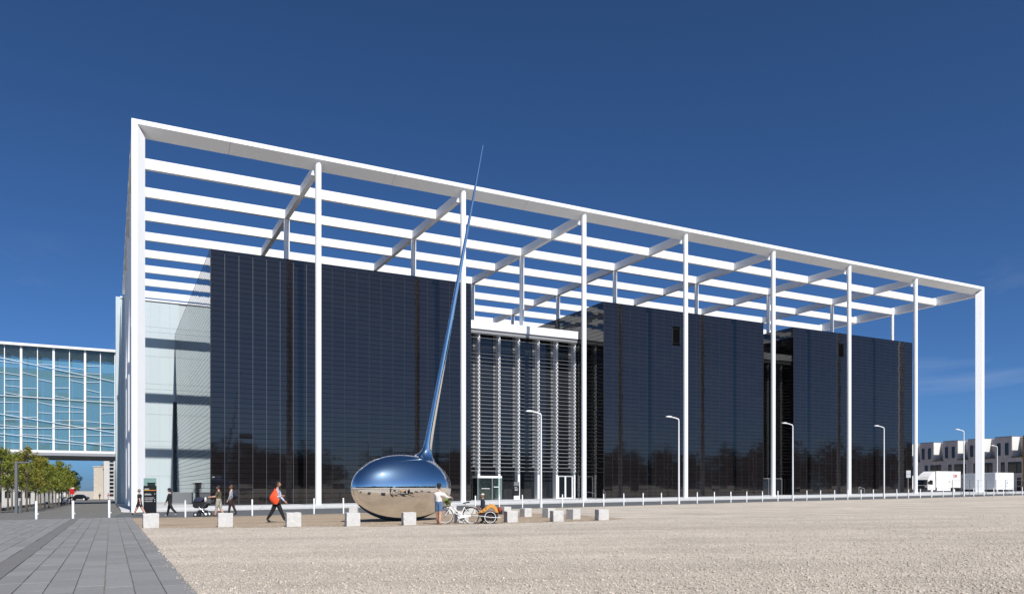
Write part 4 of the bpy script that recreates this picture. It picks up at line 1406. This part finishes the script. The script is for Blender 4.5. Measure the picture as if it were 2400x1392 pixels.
def people():
    PI = math.pi
    # man with the orange bag, striding right
    x, y = -11.09, 36.46
    T, i = person('person', 'man with orange shoulder bag striding right past the black block', (x,y,g(x)), R(-4), 1.90, C_shirt, C_black, None, S_dark,
                  HAIR['dark'], SKIN2, legs=((26,4),(-24,10)), arms=((14,30),(6,95)), armout=(8,14), lean=4)
    k = i['k']; p = i['pel']
    b = MB()     # slouchy bag hanging at the near side
    rows = []
    for j in range(9):
        t = j/8; z = p.z + (.52 - .62*t)*k
        wdt = (.05 + .165*math.sin(math.pi*min(1, t**1.5*.9+.06)))*k; th = (.03 + .06*math.sin(math.pi*t))*k
        cxx = p.x + (.05 - .07*math.sin(math.pi*t))*k
        rows.append([(cxx + math.cos(a)*wdt, p.y - .235*k + math.sin(a)*th, z) for a in [2*PI*q/14 for q in range(14)]])
    for row in rows: b.v += row
    for j in range(8):
        for q in range(14): b.f.append((j*14+q, j*14+(q+1)%14, (j+1)*14+(q+1)%14, (j+1)*14+q))
    b.f += [tuple(reversed(range(14))), tuple(range(8*14, 9*14))]
    bag = b.build('shoulder_bag', C_orange, None, smooth=True)
    bag.matrix_world = Matrix.Translation((x,y,g(x))) @ Matrix.Rotation(R(-4), 4, 'Z')
    tag(bag, 'slouchy orange shoulder bag carried by the striding man', 'bag')
    MB().tube([(p.x+.02*k, p.y-.24*k, p.z+.44*k), (p.x-.02*k, p.y-.19*k, p.z+.58*k), (p.x+.02*k, p.y-.08*k, p.z+.53*k)], .016*k, 6).build('strap', C_orange, bag, smooth=True)
    # woman in black with a cap, walking left
    x, y = -21.18, 47.9
    T, i = person('person', 'woman in black tunic, leggings and cap walking left on the road', (x,y,g(x)), R(182), 1.72, C_black, C_black, None, S_pale,
                  HAIR['dark'], SKIN, legs=((-28,18),(16,3)), arms=((12,12),(4,6)), female=True)
    cap(T, i, C_black)
    # grey-haired woman half hidden by the sign, walking left
    x, y = -24.33, 50.55
    person('person', 'grey-haired woman in black top and shorts beside the information sign', (x,y,g(x)), R(180), 1.70, C_black, C_black, None, S_dark,
           HAIR['grey'], SKIN, legs=((24,4),(-20,12)), arms=((-22,10),(14,14)), bottom_len='short', sleeves='short', female=True)
    # man in olive shirt and camouflage shorts pushing the pram
    x, y = -17.75, 46.85
    T, i = person('person', 'man in olive shirt and camouflage shorts pushing the pram', (x,y,g(x)), R(181), 1.80, C_olive, C_camo, None, S_brown,
                  HAIR['dark'], SKIN, legs=((14,3),(-12,10)), arms=((24,62),(26,60)), bottom_len='knee', sleeves='short', bulk=1.14)
    # companion with grey top and rucksack
    x, y = -17.9, 49.4
    T, i = person('person', 'red-haired person in grey top and brown trousers behind the olive-shirted man', (x,y,g(x)), R(183), 1.84, C_grey, C_brown, None, S_dark,
                  HAIR['red'], SKIN, legs=((12,3),(-14,10)), arms=((6,20),(4,24)))
    p, k = i['pel'], i['k']
    rs = MB().ball((0,0,0), .14*k, .17*k, .25*k, 14, 10)
    rs = rs.build('rucksack', C_navy, None, smooth=True)
    rs.matrix_world = Matrix.Translation((x,y,g(x))) @ Matrix.Rotation(R(183), 4, 'Z') @ Matrix.Translation((p.x-.20*k, p.y, p.z+.32*k))
    tag(rs, 'small dark rucksack on the back of the grey-topped person', 'rucksack')
    MB().ball((-.10*k,0,-.08*k), .07*k, .12*k, .11*k, 10, 8).build('pocket', C_navy, rs, smooth=True)
    for s in (-1, 1): MB().tube([(.05*k,s*.10*k,.22*k),(.22*k,s*.12*k,.18*k),(.30*k,s*.12*k,.0),(.10*k,s*.13*k,-.18*k)], .018*k, 6).build('shoulder_strap', C_navy, rs)
    # woman in white jacket holding the bicycle, back to us
    x, y = -3.05, 32.25
    T, i = person('person', 'woman in white jacket, denim shorts and black helmet holding the bicycle', (x,y,g(x)), R(68), 1.60, C_white, C_denim, None, SKIN,
                  HAIR['dark'], SKIN, legs=((5,2),(-5,3)), arms=((8,20),(42,46)), bottom_len='short', bulk=1.16, armout=(10,26))
    helmet(T, i, C_black, M_dark)
    # child standing behind the trailer
    x, y = -1.28, 33.95
    T, i = person('person', 'child in navy top and black-white helmet standing behind the orange trailer', (x,y,g(x)), R(190), 1.20, C_navy, C_black, None, S_dark,
                  None, SKIN2, legs=((3,2),(-3,3)), arms=((10,12),(8,10)), bulk=1.12, headyaw=.25)
    helmet(T, i, mat('helmet_white', (.55,.57,.52), .4), C_black)
    # two far walkers at the end of the avenue
    x, y = -106.0, 199.0
    person('person', 'far walker in dark clothes at the end of the avenue', (x,y,g(x)), R(90), 1.75, C_navy, C_black, None, S_dark, HAIR['dark'], legs=((15,3),(-15,8)))
    x, y = -103.8, 199.0
    person('person', 'far walker in a red top at the end of the avenue', (x,y,g(x)), R(80), 1.72, mat('red_cloth', (.5,.08,.07), .9), mat('pale_trousers', (.4,.3,.25), .9), None, S_dark, HAIR['dark'], legs=((12,3),(-12,8)), sleeves='short')
people()

# ------------------------------------------------------------------ pram
def pram():
    x, y = -18.78, 47.0
    T = thing('pram', 'black carrycot pram with white hood lining pushed along the road', 'pram', (x, y, g(x)), R(181))
    hub = M_lamp
    for (wx, r_) in ((.33, .135), (-.30, .165)):
        for s in (-1, 1):
            w = MB().ring((wx, s*.28, r_), (0,1,0), r_-.03, .032, 22, 8).build('wheel', M_rubber, T, smooth=True)
            MB().tube([(wx, s*.28-.02, r_), (wx, s*.28+.02, r_)], r_*.42, 12).build('hub', hub, w)
            for q in range(3):
                a = q*2.1
                MB().tube([(wx,s*.28,r_),(wx+math.cos(a)*(r_-.03),s*.28,r_+math.sin(a)*(r_-.03))], .012, 6).build('spoke', M_steel, w)
    for s in (-1, 1):
        MB().tube([(.33,s*.26,.15),(.05,s*.26,.45),(-.30,s*.24,.80),(-.62,s*.22,1.04)], .018, 8).build('frame_tube', M_chrome, T, smooth=True)
        MB().tube([(-.30,s*.26,.17),(-.02,s*.26,.42),(.14,s*.26,.60)], .018, 8).build('frame_tube', M_chrome, T, smooth=True)
    MB().tube([(-.62,-.22,1.04),(-.66,-.12,1.06),(-.66,.12,1.06),(-.62,.22,1.04)], .022, 8).build('push_handle', M_blk, T, smooth=True)
    cot = MB(); prof = [(.52,.88),(.55,.62),(.42,.52),(-.16,.50),(-.28,.60),(-.30,.88)]
    cot.prism(prof, -.22, .22); cot.build('carrycot', C_black, T, bevel=.05)
    h = MB(); n = 10
    for j in range(7):
        a = R(20+j*22)
        for q in range(n):
            t = math.pi*q/(n-1)
            h.v.append((.20+.34*math.cos(a)*(.55+.45*math.sin(t)), -.23*math.cos(t), .86+.34*math.sin(t)*math.sin(a)**.6))
    for j in range(6):
        for q in range(n-1): h.f.append((j*n+q, j*n+q+1, (j+1)*n+q+1, (j+1)*n+q))
    ho = h.build('hood', C_navy, T, smooth=True)
    sd = ho.modifiers.new('thick', 'SOLIDIFY'); sd.thickness = .015
    MB().ball((-.17,0,1.02), .055, .15, .17, 12, 10).build('white_lining', C_white, ho, smooth=True)
    MB().prism([(.25,.40),(.28,.24),(-.22,.22),(-.25,.38)], -.2, .2).build('basket', C_black, T, bevel=.03)
pram()

# ------------------------------------------------------------------ bicycle and trailer
def bicycle():
    # local: front is -x, wheels in the xz plane
    x, y = -2.25, 32.75
    T = thing('bicycle', 'white step-through bicycle with front basket standing on the gravel edge', 'bicycle', (x, y, g(x)), R(4))
    WF, WR, RW = -.58, .52, .335
    wp = mat('white_bike_paint', (.82,.82,.80), .3)
    for wx in (WF, WR):
        w = MB().ring((wx,0,RW+.012), (0,1,0), RW, .018, 40, 8).build('wheel', M_rubber, T, smooth=True)
        MB().ring((wx,0,RW+.012), (0,1,0), RW-.025, .012, 40, 6).build('rim', M_lamp, w, smooth=True)
        MB().tube([(wx,-.05,RW+.012),(wx,.05,RW+.012)], .026, 10).build('hub', M_chrome, w, smooth=True)
        sp = MB()
        for q in range(18):
            a = q*math.pi/9
            sp.tube([(wx+.02*math.cos(a),(-1)**q*.03,RW+.012+.02*math.sin(a)),(wx+math.cos(a)*(RW-.03),0,RW+.012+math.sin(a)*(RW-.03))], .0022, 4)
        sp.build('spokes', M_chrome, w)
    bb = Vector((.06,0,.29)); st = Vector((.24,0,.72)); hd0 = Vector((-.36,0,.66)); hd1 = Vector((-.32,0,.88)); ra = Vector((WR,0,RW+.012)); fa = Vector((WF,0,RW+.012))
    def tb(nm, pts, r_, m=wp): return MB().tube(pts, r_, 10).build(nm, m, T, smooth=True)
    tb('down_tube', [hd0, (-.12,0,.43), bb], .024)
    tb('low_tube', [hd1+Vector((-.005,0,-.06)), (-.1,0,.56), (.06,0,.44), (.16,0,.46)], .021)
    tb('seat_tube', [bb, st], .021); tb('head_tube', [hd0, hd1], .026)
    for s in (-1,1):
        tb('chain_stay', [bb+Vector((0,s*.02,0)), ra+Vector((0,s*.06,0))], .011)
        tb('seat_stay', [st+Vector((-.02,s*.02,-.05)), ra+Vector((0,s*.06,0))], .010)
        tb('fork_blade', [hd0+Vector((0,s*.03,0)), (WF+.1,s*.055,.5), fa+Vector((0,s*.055,0))], .014)
    tb('seat_post', [st, st+Vector((.05,0,.13))], .013, M_chrome)
    sd = MB().prism([(-.02,.0),(.10,.03),(.26,.05),(.27,.09),(.2,.10),(.05,.075),(-.03,.05)], -.07, .07)
    sd.v = [(a+.20, b*(1.3 if a > .12 else .55), c+.84) for a, b, c in sd.v]
    sd.build('saddle', M_blk, T, bevel=.02)
    tb('stem', [hd1, hd1+Vector((.05,0,.16))], .014, M_chrome)
    hb = hd1+Vector((.04,0,.16))
    tb('handlebar', [hb+Vector((.17,-.30,.0)), hb+Vector((.06,-.27,.02)), hb+Vector((-.05,-.1,.01)), hb+Vector((-.05,.1,.01)), hb+Vector((.06,.27,.02)), hb+Vector((.17,.30,.0))], .012, M_chrome)
    for s in (-1,1): tb('grip', [hb+Vector((.08,s*.275,.015)), hb+Vector((.19,s*.302,-.003))], .019, M_blk)
    MB().ball(tuple(hb+Vector((.0,.16,.05))), .03,.03,.03, 10, 8).build('bell', M_chrome, T, smooth=True)
    # basket with green things in front of the handlebar
    bk = MB(); c = Vector((-.50,0,.86))
    for q in range(5):
        z = .24*q/4; e = .13+.03*q/4
        bk.tube([c+Vector((-e,-e*1.2,z-.12)), c+Vector((e,-e*1.2,z-.12)), c+Vector((e,e*1.2,z-.12)), c+Vector((-e,e*1.2,z-.12))], .008, 5, closed=True)
    for q in range(10):
        a = q*math.pi/5; 
        bk.tube([c+Vector((math.cos(a)*.13,math.sin(a)*.15,-.12)), c+Vector((math.cos(a)*.165,math.sin(a)*.19,.12))], .006, 4)
    bko = bk.build('basket', mat('wicker', (.16,.09,.045), .85), T)
    bg_ = leaf_mesh('greens', mat('green_bunch', (.20,.34,.06), .8, rand=.5), [(c.x,c.y,c.z+.10,.13,.15,.10),(c.x+.03,c.y,c.z+.0,.10,.12,.1)], 420, .03, 3)
    gr = inst('greens', bg_, None); gr.matrix_world = Matrix.Translation((x,y,g(x))) @ Matrix.Rotation(R(4),4,'Z')
    tag(gr, 'bunch of fresh greens in the bicycle basket', 'plants')
    # mudguards, rack, crank, chain guard
    for wx, a0, a1 in ((WF, 20, 150), (WR, -10, 165)):
        pts = [(wx+math.cos(R(a))*(RW+.035), 0, RW+.012+math.sin(R(a))*(RW+.035)) for a in range(a0, a1+1, 13)]
        MB().tube(pts, .017, 6).build('mudguard', M_blk if wx > 0 else wp, T, smooth=True)
    rk = MB()
    for s in (-1,1): rk.tube([(.28,s*.06,.735),(.80,s*.06,.74)], .009, 6); rk.tube([(.70,s*.06,.74),(WR,s*.07,RW+.02)], .006, 5)
    for q in range(4): rk.tube([(.34+q*.14,-.06,.738),(.34+q*.14,.06,.738)], .006, 5)
    rk.build('luggage_rack', M_blk, T)
    cw = MB().ring(tuple(bb+Vector((0,-.05,0))), (0,1,0), .09, .008, 22, 5).build('chainring', M_chrome, T)
    MB().prism([(-.06,.36),(.52,.385),(.52,.32),(-.02,.22)], -.062, -.045).build('chain_guard', M_lamp, T)
    for s in (-1,1):
        e = bb+Vector((s*.13, s*.075, -s*.10))
        cr = MB().tube([bb+Vector((0,s*.06,0)), e], .011, 6).build('crank', M_chrome, T)
        MB().box(e.x-.045, e.x+.045, min(e.y,e.y+s*.09), max(e.y,e.y+s*.09), e.z-.012, e.z+.012).build('pedal', M_blk, cr)
    MB().tube([(.12,.03,.28),(.20,.16,.03)], .011, 6).build('kickstand', M_chrome, T)
    MB().box(.80,.83,-.03,.03,.66,.72).build('rear_lamp', mat('lamp_red', (.5,.02,.02), .3), T)
bicycle()

def trailer():
    x, y = -0.98, 32.9
    T = thing('bicycle_trailer', 'orange child trailer hitched behind the white bicycle', 'bicycle trailer', (x, y, g(x)), R(2))
    RW = .26
    for s in (-1, 1):
        w = MB().ring((.05, s*.40, RW+.012), (0,1,0), RW, .02, 34, 8).build('wheel', M_rubber, T, smooth=True)
        MB().ring((.05, s*.40, RW+.012), (0,1,0), RW-.03, .014, 34, 6).build('rim', M_lamp, w, smooth=True)
        sp = MB()
        for q in range(12):
            a = q*math.pi/6
            sp.tube([(.05,s*.40,RW+.012),(.05+math.cos(a)*(RW-.03),s*.40,RW+.012+math.sin(a)*(RW-.03))], .003, 4)
        sp.build('spokes', M_chrome, w)
        MB().tube([(.05,s*.36,RW+.012),(.05,s*.44,RW+.012)], .03, 10).build('hub', M_steel, w)
    orange = mat('trailer_orange', (.60,.28,.055), .7, noise=(6,.12))
    lower = MB().prism([(-.42,.44),(-.30,.14),(.34,.12),(.40,.46)], -.33, .33)
    lower.build('lower_shell', C_brown, T, bevel=.03)
    # canopy: two arched side panels and top strips, with an opening and a window
    arc = [(-.46,.45),(-.28,.58),(-.08,.74),(.06,.82),(.22,.80),(.33,.68),(.40,.47)]
    inner = [(-.26,.47),(-.16,.52),(-.02,.62),(.07,.69),(.17,.66),(.24,.57),(.28,.47)]
    for s in (-1, 1):
        b = MB(); n = len(arc)
        b.v = [(a,s*.34,c) for a,c in arc] + [(a,s*.345,c) for a,c in inner]
        b.f = [(i,i+1,n+i+1,n+i) for i in range(n-1)]
        o = b.build('side_panel', orange, T); o.modifiers.new('t','SOLIDIFY').thickness = .012
        d = MB(); d.v = [(a,s*.335,c) for a,c in inner]; d.f = [tuple(range(n))]
        do = d.build('side_window', mat('trailer_mesh', (.25,.20,.17), .6), o); do.modifiers.new('t','SOLIDIFY').thickness = .004
    top = MB(); n = len(arc)
    top.v = [(a,-.345,c) for a,c in arc] + [(a,.345,c) for a,c in arc]
    top.f = [(i,i+1,n+i+1,n+i) for i in range(n-1)]
    to = top.build('canopy', orange, T); to.modifiers.new('t','SOLIDIFY').thickness = .012
    for q, (a, c) in enumerate(((-.35,.515),(-.24,.60),(-.13,.69))):
        MB().box(a-.03, a+.03, -.362, -.349, c-.075, c-.04).build('dark_print', C_brown, T)
    MB().ball((.02,-.22,.54), .12,.09,.10, 12, 8).build('pink_cushion', mat('pink_cloth', (.75,.10,.16), .8), T, smooth=True)
    MB().ball((.46,0,.55), .09,.24,.16, 12, 9).build('rear_pouch', mat('red_pouch', (.30,.05,.02), .85, noise=(14,.5)), T, smooth=True)
    MB().box(.44,.58,-.20,.05,.40,.56).build('rear_bag', C_black, T, bevel=.03)
    MB().tube([(.50,-.42,.255),(.05,-.43,.275),(-.40,-.40,.33),(-.62,-.20,.345),(-.86,-.07,.36)], .014, 8).build('tow_bar', M_lamp, T, smooth=True)
    MB().tube([(-.40,.36,.30),(.45,.36,.26)], .014, 8).build('frame_tube', M_lamp, T)
trailer()

# ------------------------------------------------------------------ information sign
def info_sign():
    x, y = -26.05, 55.7
    T = thing('information_sign', 'tall black information sign with yellow stripe and glass top', 'sign', (x, y, g(x)), R(10))
    MB().box(-.42,.42,-.09,.09,-.1,2.0).build('board', M_blk, T)
    MB().box(-.42,.42,-.02,.02,2.003,2.55).build('glass_top', M_cglass, T)
    MB().box(-.40,.06,-.096,-.091,1.66,1.70).build('yellow_stripe', M_print_y, T)
    MB().box(.08,.44,-.096,-.091,1.655,1.70).build('orange_stripe', mat('orange_print', (.75,.25,.02), .6), T)
    rows = [(-.34,-.04,1.745,.055),(-.34,.07,1.40,.032),(-.34,.14,1.345,.032),(-.34,.30,1.12,.032),(-.34,.22,.99,.032),(-.34,.18,.86,.032)]
    r = random.Random(1)
    for a, c, z, h in rows:
        u = a
        while u < c:
            w = r.uniform(.018,.05)
            MB().box(u, min(u+w, c), -.096, -.091, z, z+h).build('lettering', M_print_w, T)
            u += w + .012
    for z in (1.40, .99, .86):
        MB().box(.32,.37,-.096,-.091,z,z+.045).build('arrow', M_print_w, T)
info_sign()

def road_sign():
    x, y = 41.5, 81.1
    T = thing('parking_sign', 'square pale sign on a thin post seen from behind, by the farthest black block', 'sign', (x, y, g(x)), R(8))
    MB().tube([(0,0,-.1),(0,0,2.95)], .035, 10).build('post', M_silver, T)
    MB().box(-.25,.25,-.075,-.06,2.2,2.95).build('plate', mat('plate_back', (.45,.47,.5), .5), T)
    MB().box(-.24,.24,-.085,-.077,2.55,2.58).build('clamp', M_steel, T)
road_sign()

# ------------------------------------------------------------------ lorry and trailers
def letters(parent, txt, m, M, size):
    cu = bpy.data.curves.new('lettering', 'FONT'); cu.body = txt; cu.size = size; cu.extrude = .004; cu.space_character = 1.0; cu.offset = .02
    o = bpy.data.objects.new('tmp', cu); COL.objects.link(o)
    dg = bpy.context.evaluated_depsgraph_get(); dg.update()
    me = bpy.data.meshes.new_from_object(o.evaluated_get(dg))
    bpy.data.objects.remove(o); bpy.data.curves.remove(cu)
    me.materials.clear(); me.materials.append(m); me.name = 'lettering'
    L = bpy.data.objects.new('lettering', me); COL.objects.link(L); L.parent = parent; L.matrix_local = M
    return L

def lorry():
    # local -y is forward (cab to the left), the long side with the lettering is +x
    x, y = 69.6, 131.5
    vw = mat('vehicle_white', (.78,.78,.77), .35)
    T = thing('lorry', 'white box lorry with red lettering parked behind the last column', 'lorry', (x, y, g(x)), R(-65))
    MB().box(-1.22, 1.22, 2.05, 8.3, .95, 3.75).build('box_body', vw, T, bevel=.04)
    cab = MB()
    prof = [(-.02,.55),(-.10,1.35),(.08,2.35),(.35,2.62),(1.85,2.66),(1.9,.55)]
    cab.v = [( -1.18, a, c) for a,c in prof] + [(1.18, a, c) for a,c in prof]
    n = len(prof); cab.f = [tuple(reversed(range(n))), tuple(range(n,2*n))] + [(i,(i+1)%n,n+(i+1)%n,n+i) for i in range(n)]
    co = cab.build('cab', vw, T, bevel=.06)
    ws = MB(); ws.v = [(-1.04,-.098,1.42),(1.04,-.098,1.42),(1.0,.055,2.28),(-1.0,.055,2.28)]; ws.f = [(0,1,2,3)]
    wso = ws.build('windscreen', M_wglass, co); wso.modifiers.new('t','SOLIDIFY').thickness = .02; wso.location.y = -.012
    for s in (-1, 1):
        w = MB(); w.v = [(s*1.19,.30,1.5),(s*1.19,1.2,1.45),(s*1.19,1.2,2.2),(s*1.19,.42,2.25)]; w.f = [(0,1,2,3)]
        o = w.build('side_window', M_wglass, co); o.modifiers.new('t','SOLIDIFY').thickness = .02
        MB().box(s*1.19, s*1.21, .28, .32, .8, 1.45).build('door_seam', M_steel, co)
        MB().box(min(s*1.26,s*1.48), max(s*1.26,s*1.48), -.02, .08, 1.5, 2.05).build('mirror', M_blk, co)
        MB().box(min(s*.72,s*1.1), max(s*.72,s*1.1), -.16, -.08, .72, .92).build('headlight', M_cglass, co)
    MB().box(-1.18, 1.18, -.2, .1, .42, .68).build('bumper', M_steel, co)
    MB().box(-.62, .62, -.13, -.085, .75, 1.28).build('grille', M_blk, co)
    df = MB(); prof = [(.35,2.66),(1.0,3.25),(1.9,3.72),(1.95,2.66)]
    df.v = [(-1.1,a,c) for a,c in prof] + [(1.1,a,c) for a,c in prof]
    n = 4; df.f = [tuple(reversed(range(n))), tuple(range(n,2*n))] + [(i,(i+1)%n,n+(i+1)%n,n+i) for i in range(n)]
    df.build('wind_deflector', vw, T, bevel=.05)
    MB().box(-1.1, 1.1, 1.2, 8.2, .62, .93).build('chassis', M_blk, T)
    for wy in (.95, 6.6):
        for s in (-1, 1):
            w = MB().tube([(s*1.17,wy,.47),(s*.9,wy,.47)], .47, 22).build('wheel', M_rubber, T)
            MB().tube([(s*1.19,wy,.47),(s*1.171,wy,.47)], .26, 16).build('rim', M_lamp, w)
    MB().box(1.14, 1.2, 2.2, 5.7, .45, .93).build('side_skirt', vw, T)
    for z in (1.5, 1.9, 2.3):
        MB().box(1.222, 1.232, 2.2, 8.2, z, z+.03).build('side_rail', M_silver, T)
    MB().box(1.222,1.24,5.2,5.55,1.95,2.05).build('vent', M_blk, T)
    # lettering on the side facing the camera
    M = Matrix.Translation((1.236, 6.35, 2.72)) @ Matrix(((0,0,1,0),(1,0,0,0),(0,1,0,0),(0,0,0,1)))
    L = letters(T, 'DR', mat('lettering_red', (.42,.01,.02), .5), M, .72)
    return T

def box_trailer(x, y, yaw, label, L=5.2):
    vw = MATS['vehicle_white']
    T = thing('box_trailer', label, 'trailer', (x, y, g(x)), yaw)
    MB().box(0, L, 0, 2.3, .62, 3.1).build('body', vw, T, bevel=.04)
    MB().box(-.03, -.003, .1, 2.2, .7, 3.0).build('end_panel', M_lamp, T)
    d = MB().box(L*.62, L*.62+.85, -.02, -.003, .75, 2.75).build('door', M_lamp, T)
    MB().box(L*.62-.03, L*.62, -.024, -.003, .75, 2.78).build('door_seam', M_silver, d)
    MB().box(L*.62+.85, L*.62+.88, -.024, -.003, .75, 2.78).build('door_seam', M_silver, d)
    MB().box(L*.62+.06, L*.62+.1, -.06, -.021, 1.5, 1.75).build('handle', M_steel, d)
    for q in (L*.5-.45, L*.5+.45):
        MB().tube([(q,.05,.36),(q,.3,.36)], .34, 18).build('wheel', M_rubber, T)
        MB().tube([(q,2.25,.36),(q,2.0,.36)], .34, 18).build('wheel', M_rubber, T)
    for q in (.25, L-.25): MB().tube([(q,.3,0),(q,.3,.62)], .04, 8).build('prop', M_silver, T)
    MB().tube([(L,1.15,.6),(L+.9,1.15,.5)], .06, 8).build('drawbar', M_steel, T)
    return T

lorry()
box_trailer(70.6, 113.0, R(22), 'white box trailer with a door, right of the corner post', 3.9)
box_trailer(71.6, 119.5, R(20), 'grey-sided white trailer mostly hidden behind the corner post', 2.3)
box_trailer(72.2, 141, R(5), 'white trailer seen edge-on between black block and lorry', 2.2)

def fences():
    T = thing('wire_fence', 'low steel rail fence in front of the lorry and trailers', 'fence', (0,0,0))
    pts = [(57.8,101.6),(61.5,104.0),(65.2,106.4),(69.5,109),(74.5,112.2),(80,115.6),(85,118.7)]
    for (x0,y0),(x1,y1) in zip(pts[:-1], pts[1:]):
        for q in (0,.5):
            x, y = x0+(x1-x0)*q, y0+(y1-y0)*q
            MB().tube([(x,y,g(x)-.1),(x,y,g(x)+2.0)], .035, 8).build('post', M_steel, T)
        for z in (1.95, 1.1, .25):
            MB().tube([(x0,y0,g(x0)+z),(x1,y1,g(x1)+z)], .014, 6).build('wire', M_silver, T)
    T = bthing('barrier_rail', 'bent steel tube barrier in front of the farthest black block', 'barrier')
    u, v = 84.0, 1.0; z = gz(u, v)
    MB().tube([(u,v,z-.1),(u,v,z+.9),(u+.1,v,z+.95),(u+1.0,v,z+.75),(u+1.05,v,z+.7),(u+1.05,v,z-.1)], .03, 8).build('rail', M_silver, T, smooth=True)
    MB().box(u-.08,u+.08,v-.08,v+.08,z,z+.02).build('foot_plate', M_steel, T)
    # gate rails in the narrow gap
    T = bthing('gap_gate', 'tubular steel gate closing the narrow gap between black blocks', 'gate')
    u0, u1, v = 73.4, 78.2, 8.4; z = gz(75, v)
    for u in (u0, (u0+u1)/2, u1): MB().tube([(u,v,z),(u,v,z+2.2)], .035, 8).build('post', M_silver, T)
    MB().tube([(u0,v,z+2.2),(u1,v,z+2.2)], .035, 8).build('top_rail', M_silver, T)
    b = MB().box(u0+.05,u1-.05,v-.01,v+.01,z+.1,z+2.1); b.build('mesh_panel', M_fglass, T)
fences()

# ------------------------------------------------------------------ terrace houses on the right
def terrace():
    # facade line from (86,130) running away and to the left
    a = math.atan2(.962, -.272)
    clad = mat('grey_slab_cladding', (.40,.385,.415), .85, noise=(.8,.08), rand=.06, spec=.2)
    lite = mat('sunlit_gable', (.72,.72,.70), .8)  # paler than the cladding: sunlight on the end faces put into the colour
    dark = mat('dark_soffit', (.10,.10,.07), .8)
    ochre = mat('ochre_strip', (.26,.16,.05), .8)
    names = ['nearest', 'second', 'third', 'fourth', 'fifth', 'sixth']
    UW = 5.6
    for k in range(-1, 5):
        s0 = k*UW
        bx, by = 86.0 - .272*s0, 130.0 + .962*s0
        zb = g(bx)
        # local x along the facade (away from camera), local -y... facade looks to local +y (towards the left)
        T = thing('terrace_house', 'grey clad terrace house with roof terrace, %s of the row at right' % names[k+1], 'house', (bx, by, zb), a, 'terrace houses at right')
        h1, h2 = 5.9, 9.5
        MB().box(0, UW, -9, 0, -.5, h1).build('lower_wall', clad, T)
        MB().box(2.3, UW, -9, 0, h1+.003, h2).build('upper_wall', clad, T)
        MB().box(0, 2.297, -9, -1.7, h1+.003, h2-.1).build('set_back_wall', clad, T)
        MB().box(.02, 2.23, -1.69, .25, h1+.006, h1+.22).build('terrace_floor', dark, T)
        MB().box(2.24, 2.296, -1.69, -.02, h1+.02, h2-.02).build('sunlit_end_wall', lite, T)
        for q in range(7):
            x = .8*q
            if x < UW: MB().box(x+.02, min(x+.79, UW-.02), .003, .035, -.4, 2.85).build('cladding_slab', clad, T)
        for q in range(7):
            x = .8*q
            if x < UW: MB().box(x+.02, min(x+.79, UW-.02), .003, .035, 2.9, h1-.02).build('cladding_slab', clad, T)
        for q in range(4):
            x = 2.3+.82*q
            MB().box(x+.02, min(x+.80, UW-.02), .003, .035, h1+.03, h2-.05).build('cladding_slab', clad, T)
        def win(x0, x1, z0, z1):
            w = MB().box(x0, x1, .04, .06, z0, z1).build('window', M_wglass, T)
            f = MB(); f.box(x0-.06,x0,.036,.09,z0-.06,z1+.06); f.box(x1,x1+.06,.036,.09,z0-.06,z1+.06); f.box(x0,x1,.036,.09,z0-.06,z0); f.box(x0,x1,.036,.09,z1,z1+.06)
            f.build('window_frame', M_dark, w)
        win(2.95, 3.5, 6.4, 8.4); win(4.5, 5.05, 6.4, 8.4)
        win(.5, 1.25, 3.3, 5.1); win(1.4, 2.9, 3.3, 5.1)
        win(3.7, 4.3, 3.3, 5.1)
        win(.6, 1.2, .3, 2.4); win(2.0, 2.6, .3, 2.4); win(4.0, 5.0, .3, 2.4)
        if k == 0: MB().box(-.12, .10, .04, .16, -.4, h2).build('ochre_strip', ochre, T)
        MB().box(2.28, UW+.02, -9, .06, h2+.003, h2+.10).build('roof_edge', M_steel, T)
terrace()

# ------------------------------------------------------------------ far parked car and cycles on the avenue
def parked_car():
    x, y = -104.0, 186.0
    T = thing('parked_car', 'small dark parked car at the far end of the avenue', 'car', (x, y, g(x)), R(10))
    body = MB().prism([(-2.0,.35),(-2.05,.75),(-1.85,.9),(-1.0,1.0),(1.1,1.0),(1.9,.88),(2.05,.7),(2.05,.35)], -.85, .85)
    body.build('body', mat('dark_car_paint', (.012,.013,.016), .2), T, bevel=.06)
    cab = MB().prism([(-1.05,1.0),(-.5,1.42),(.75,1.44),(1.45,1.0)], -.74, .74).build('cabin', M_wglass, T, bevel=.05)
    MB().box(-.5,.75,-.72,.72,1.43,1.47).build('roof', MATS['dark_car_paint'], cab)
    for wx in (-1.3, 1.3):
        for s in (-1, 1):
            w = MB().tube([(wx,s*.88,.33),(wx,s*.66,.33)], .33, 18).build('wheel', M_rubber, T)
            MB().tube([(wx,s*.90,.33),(wx,s*.882,.33)], .2, 14).build('rim', M_lamp, w)
    for s in (-1, 1): MB().box(-2.08,-2.03,s*.55-.15,s*.55+.15,.62,.76).build('headlight', M_cglass, T)
parked_car()
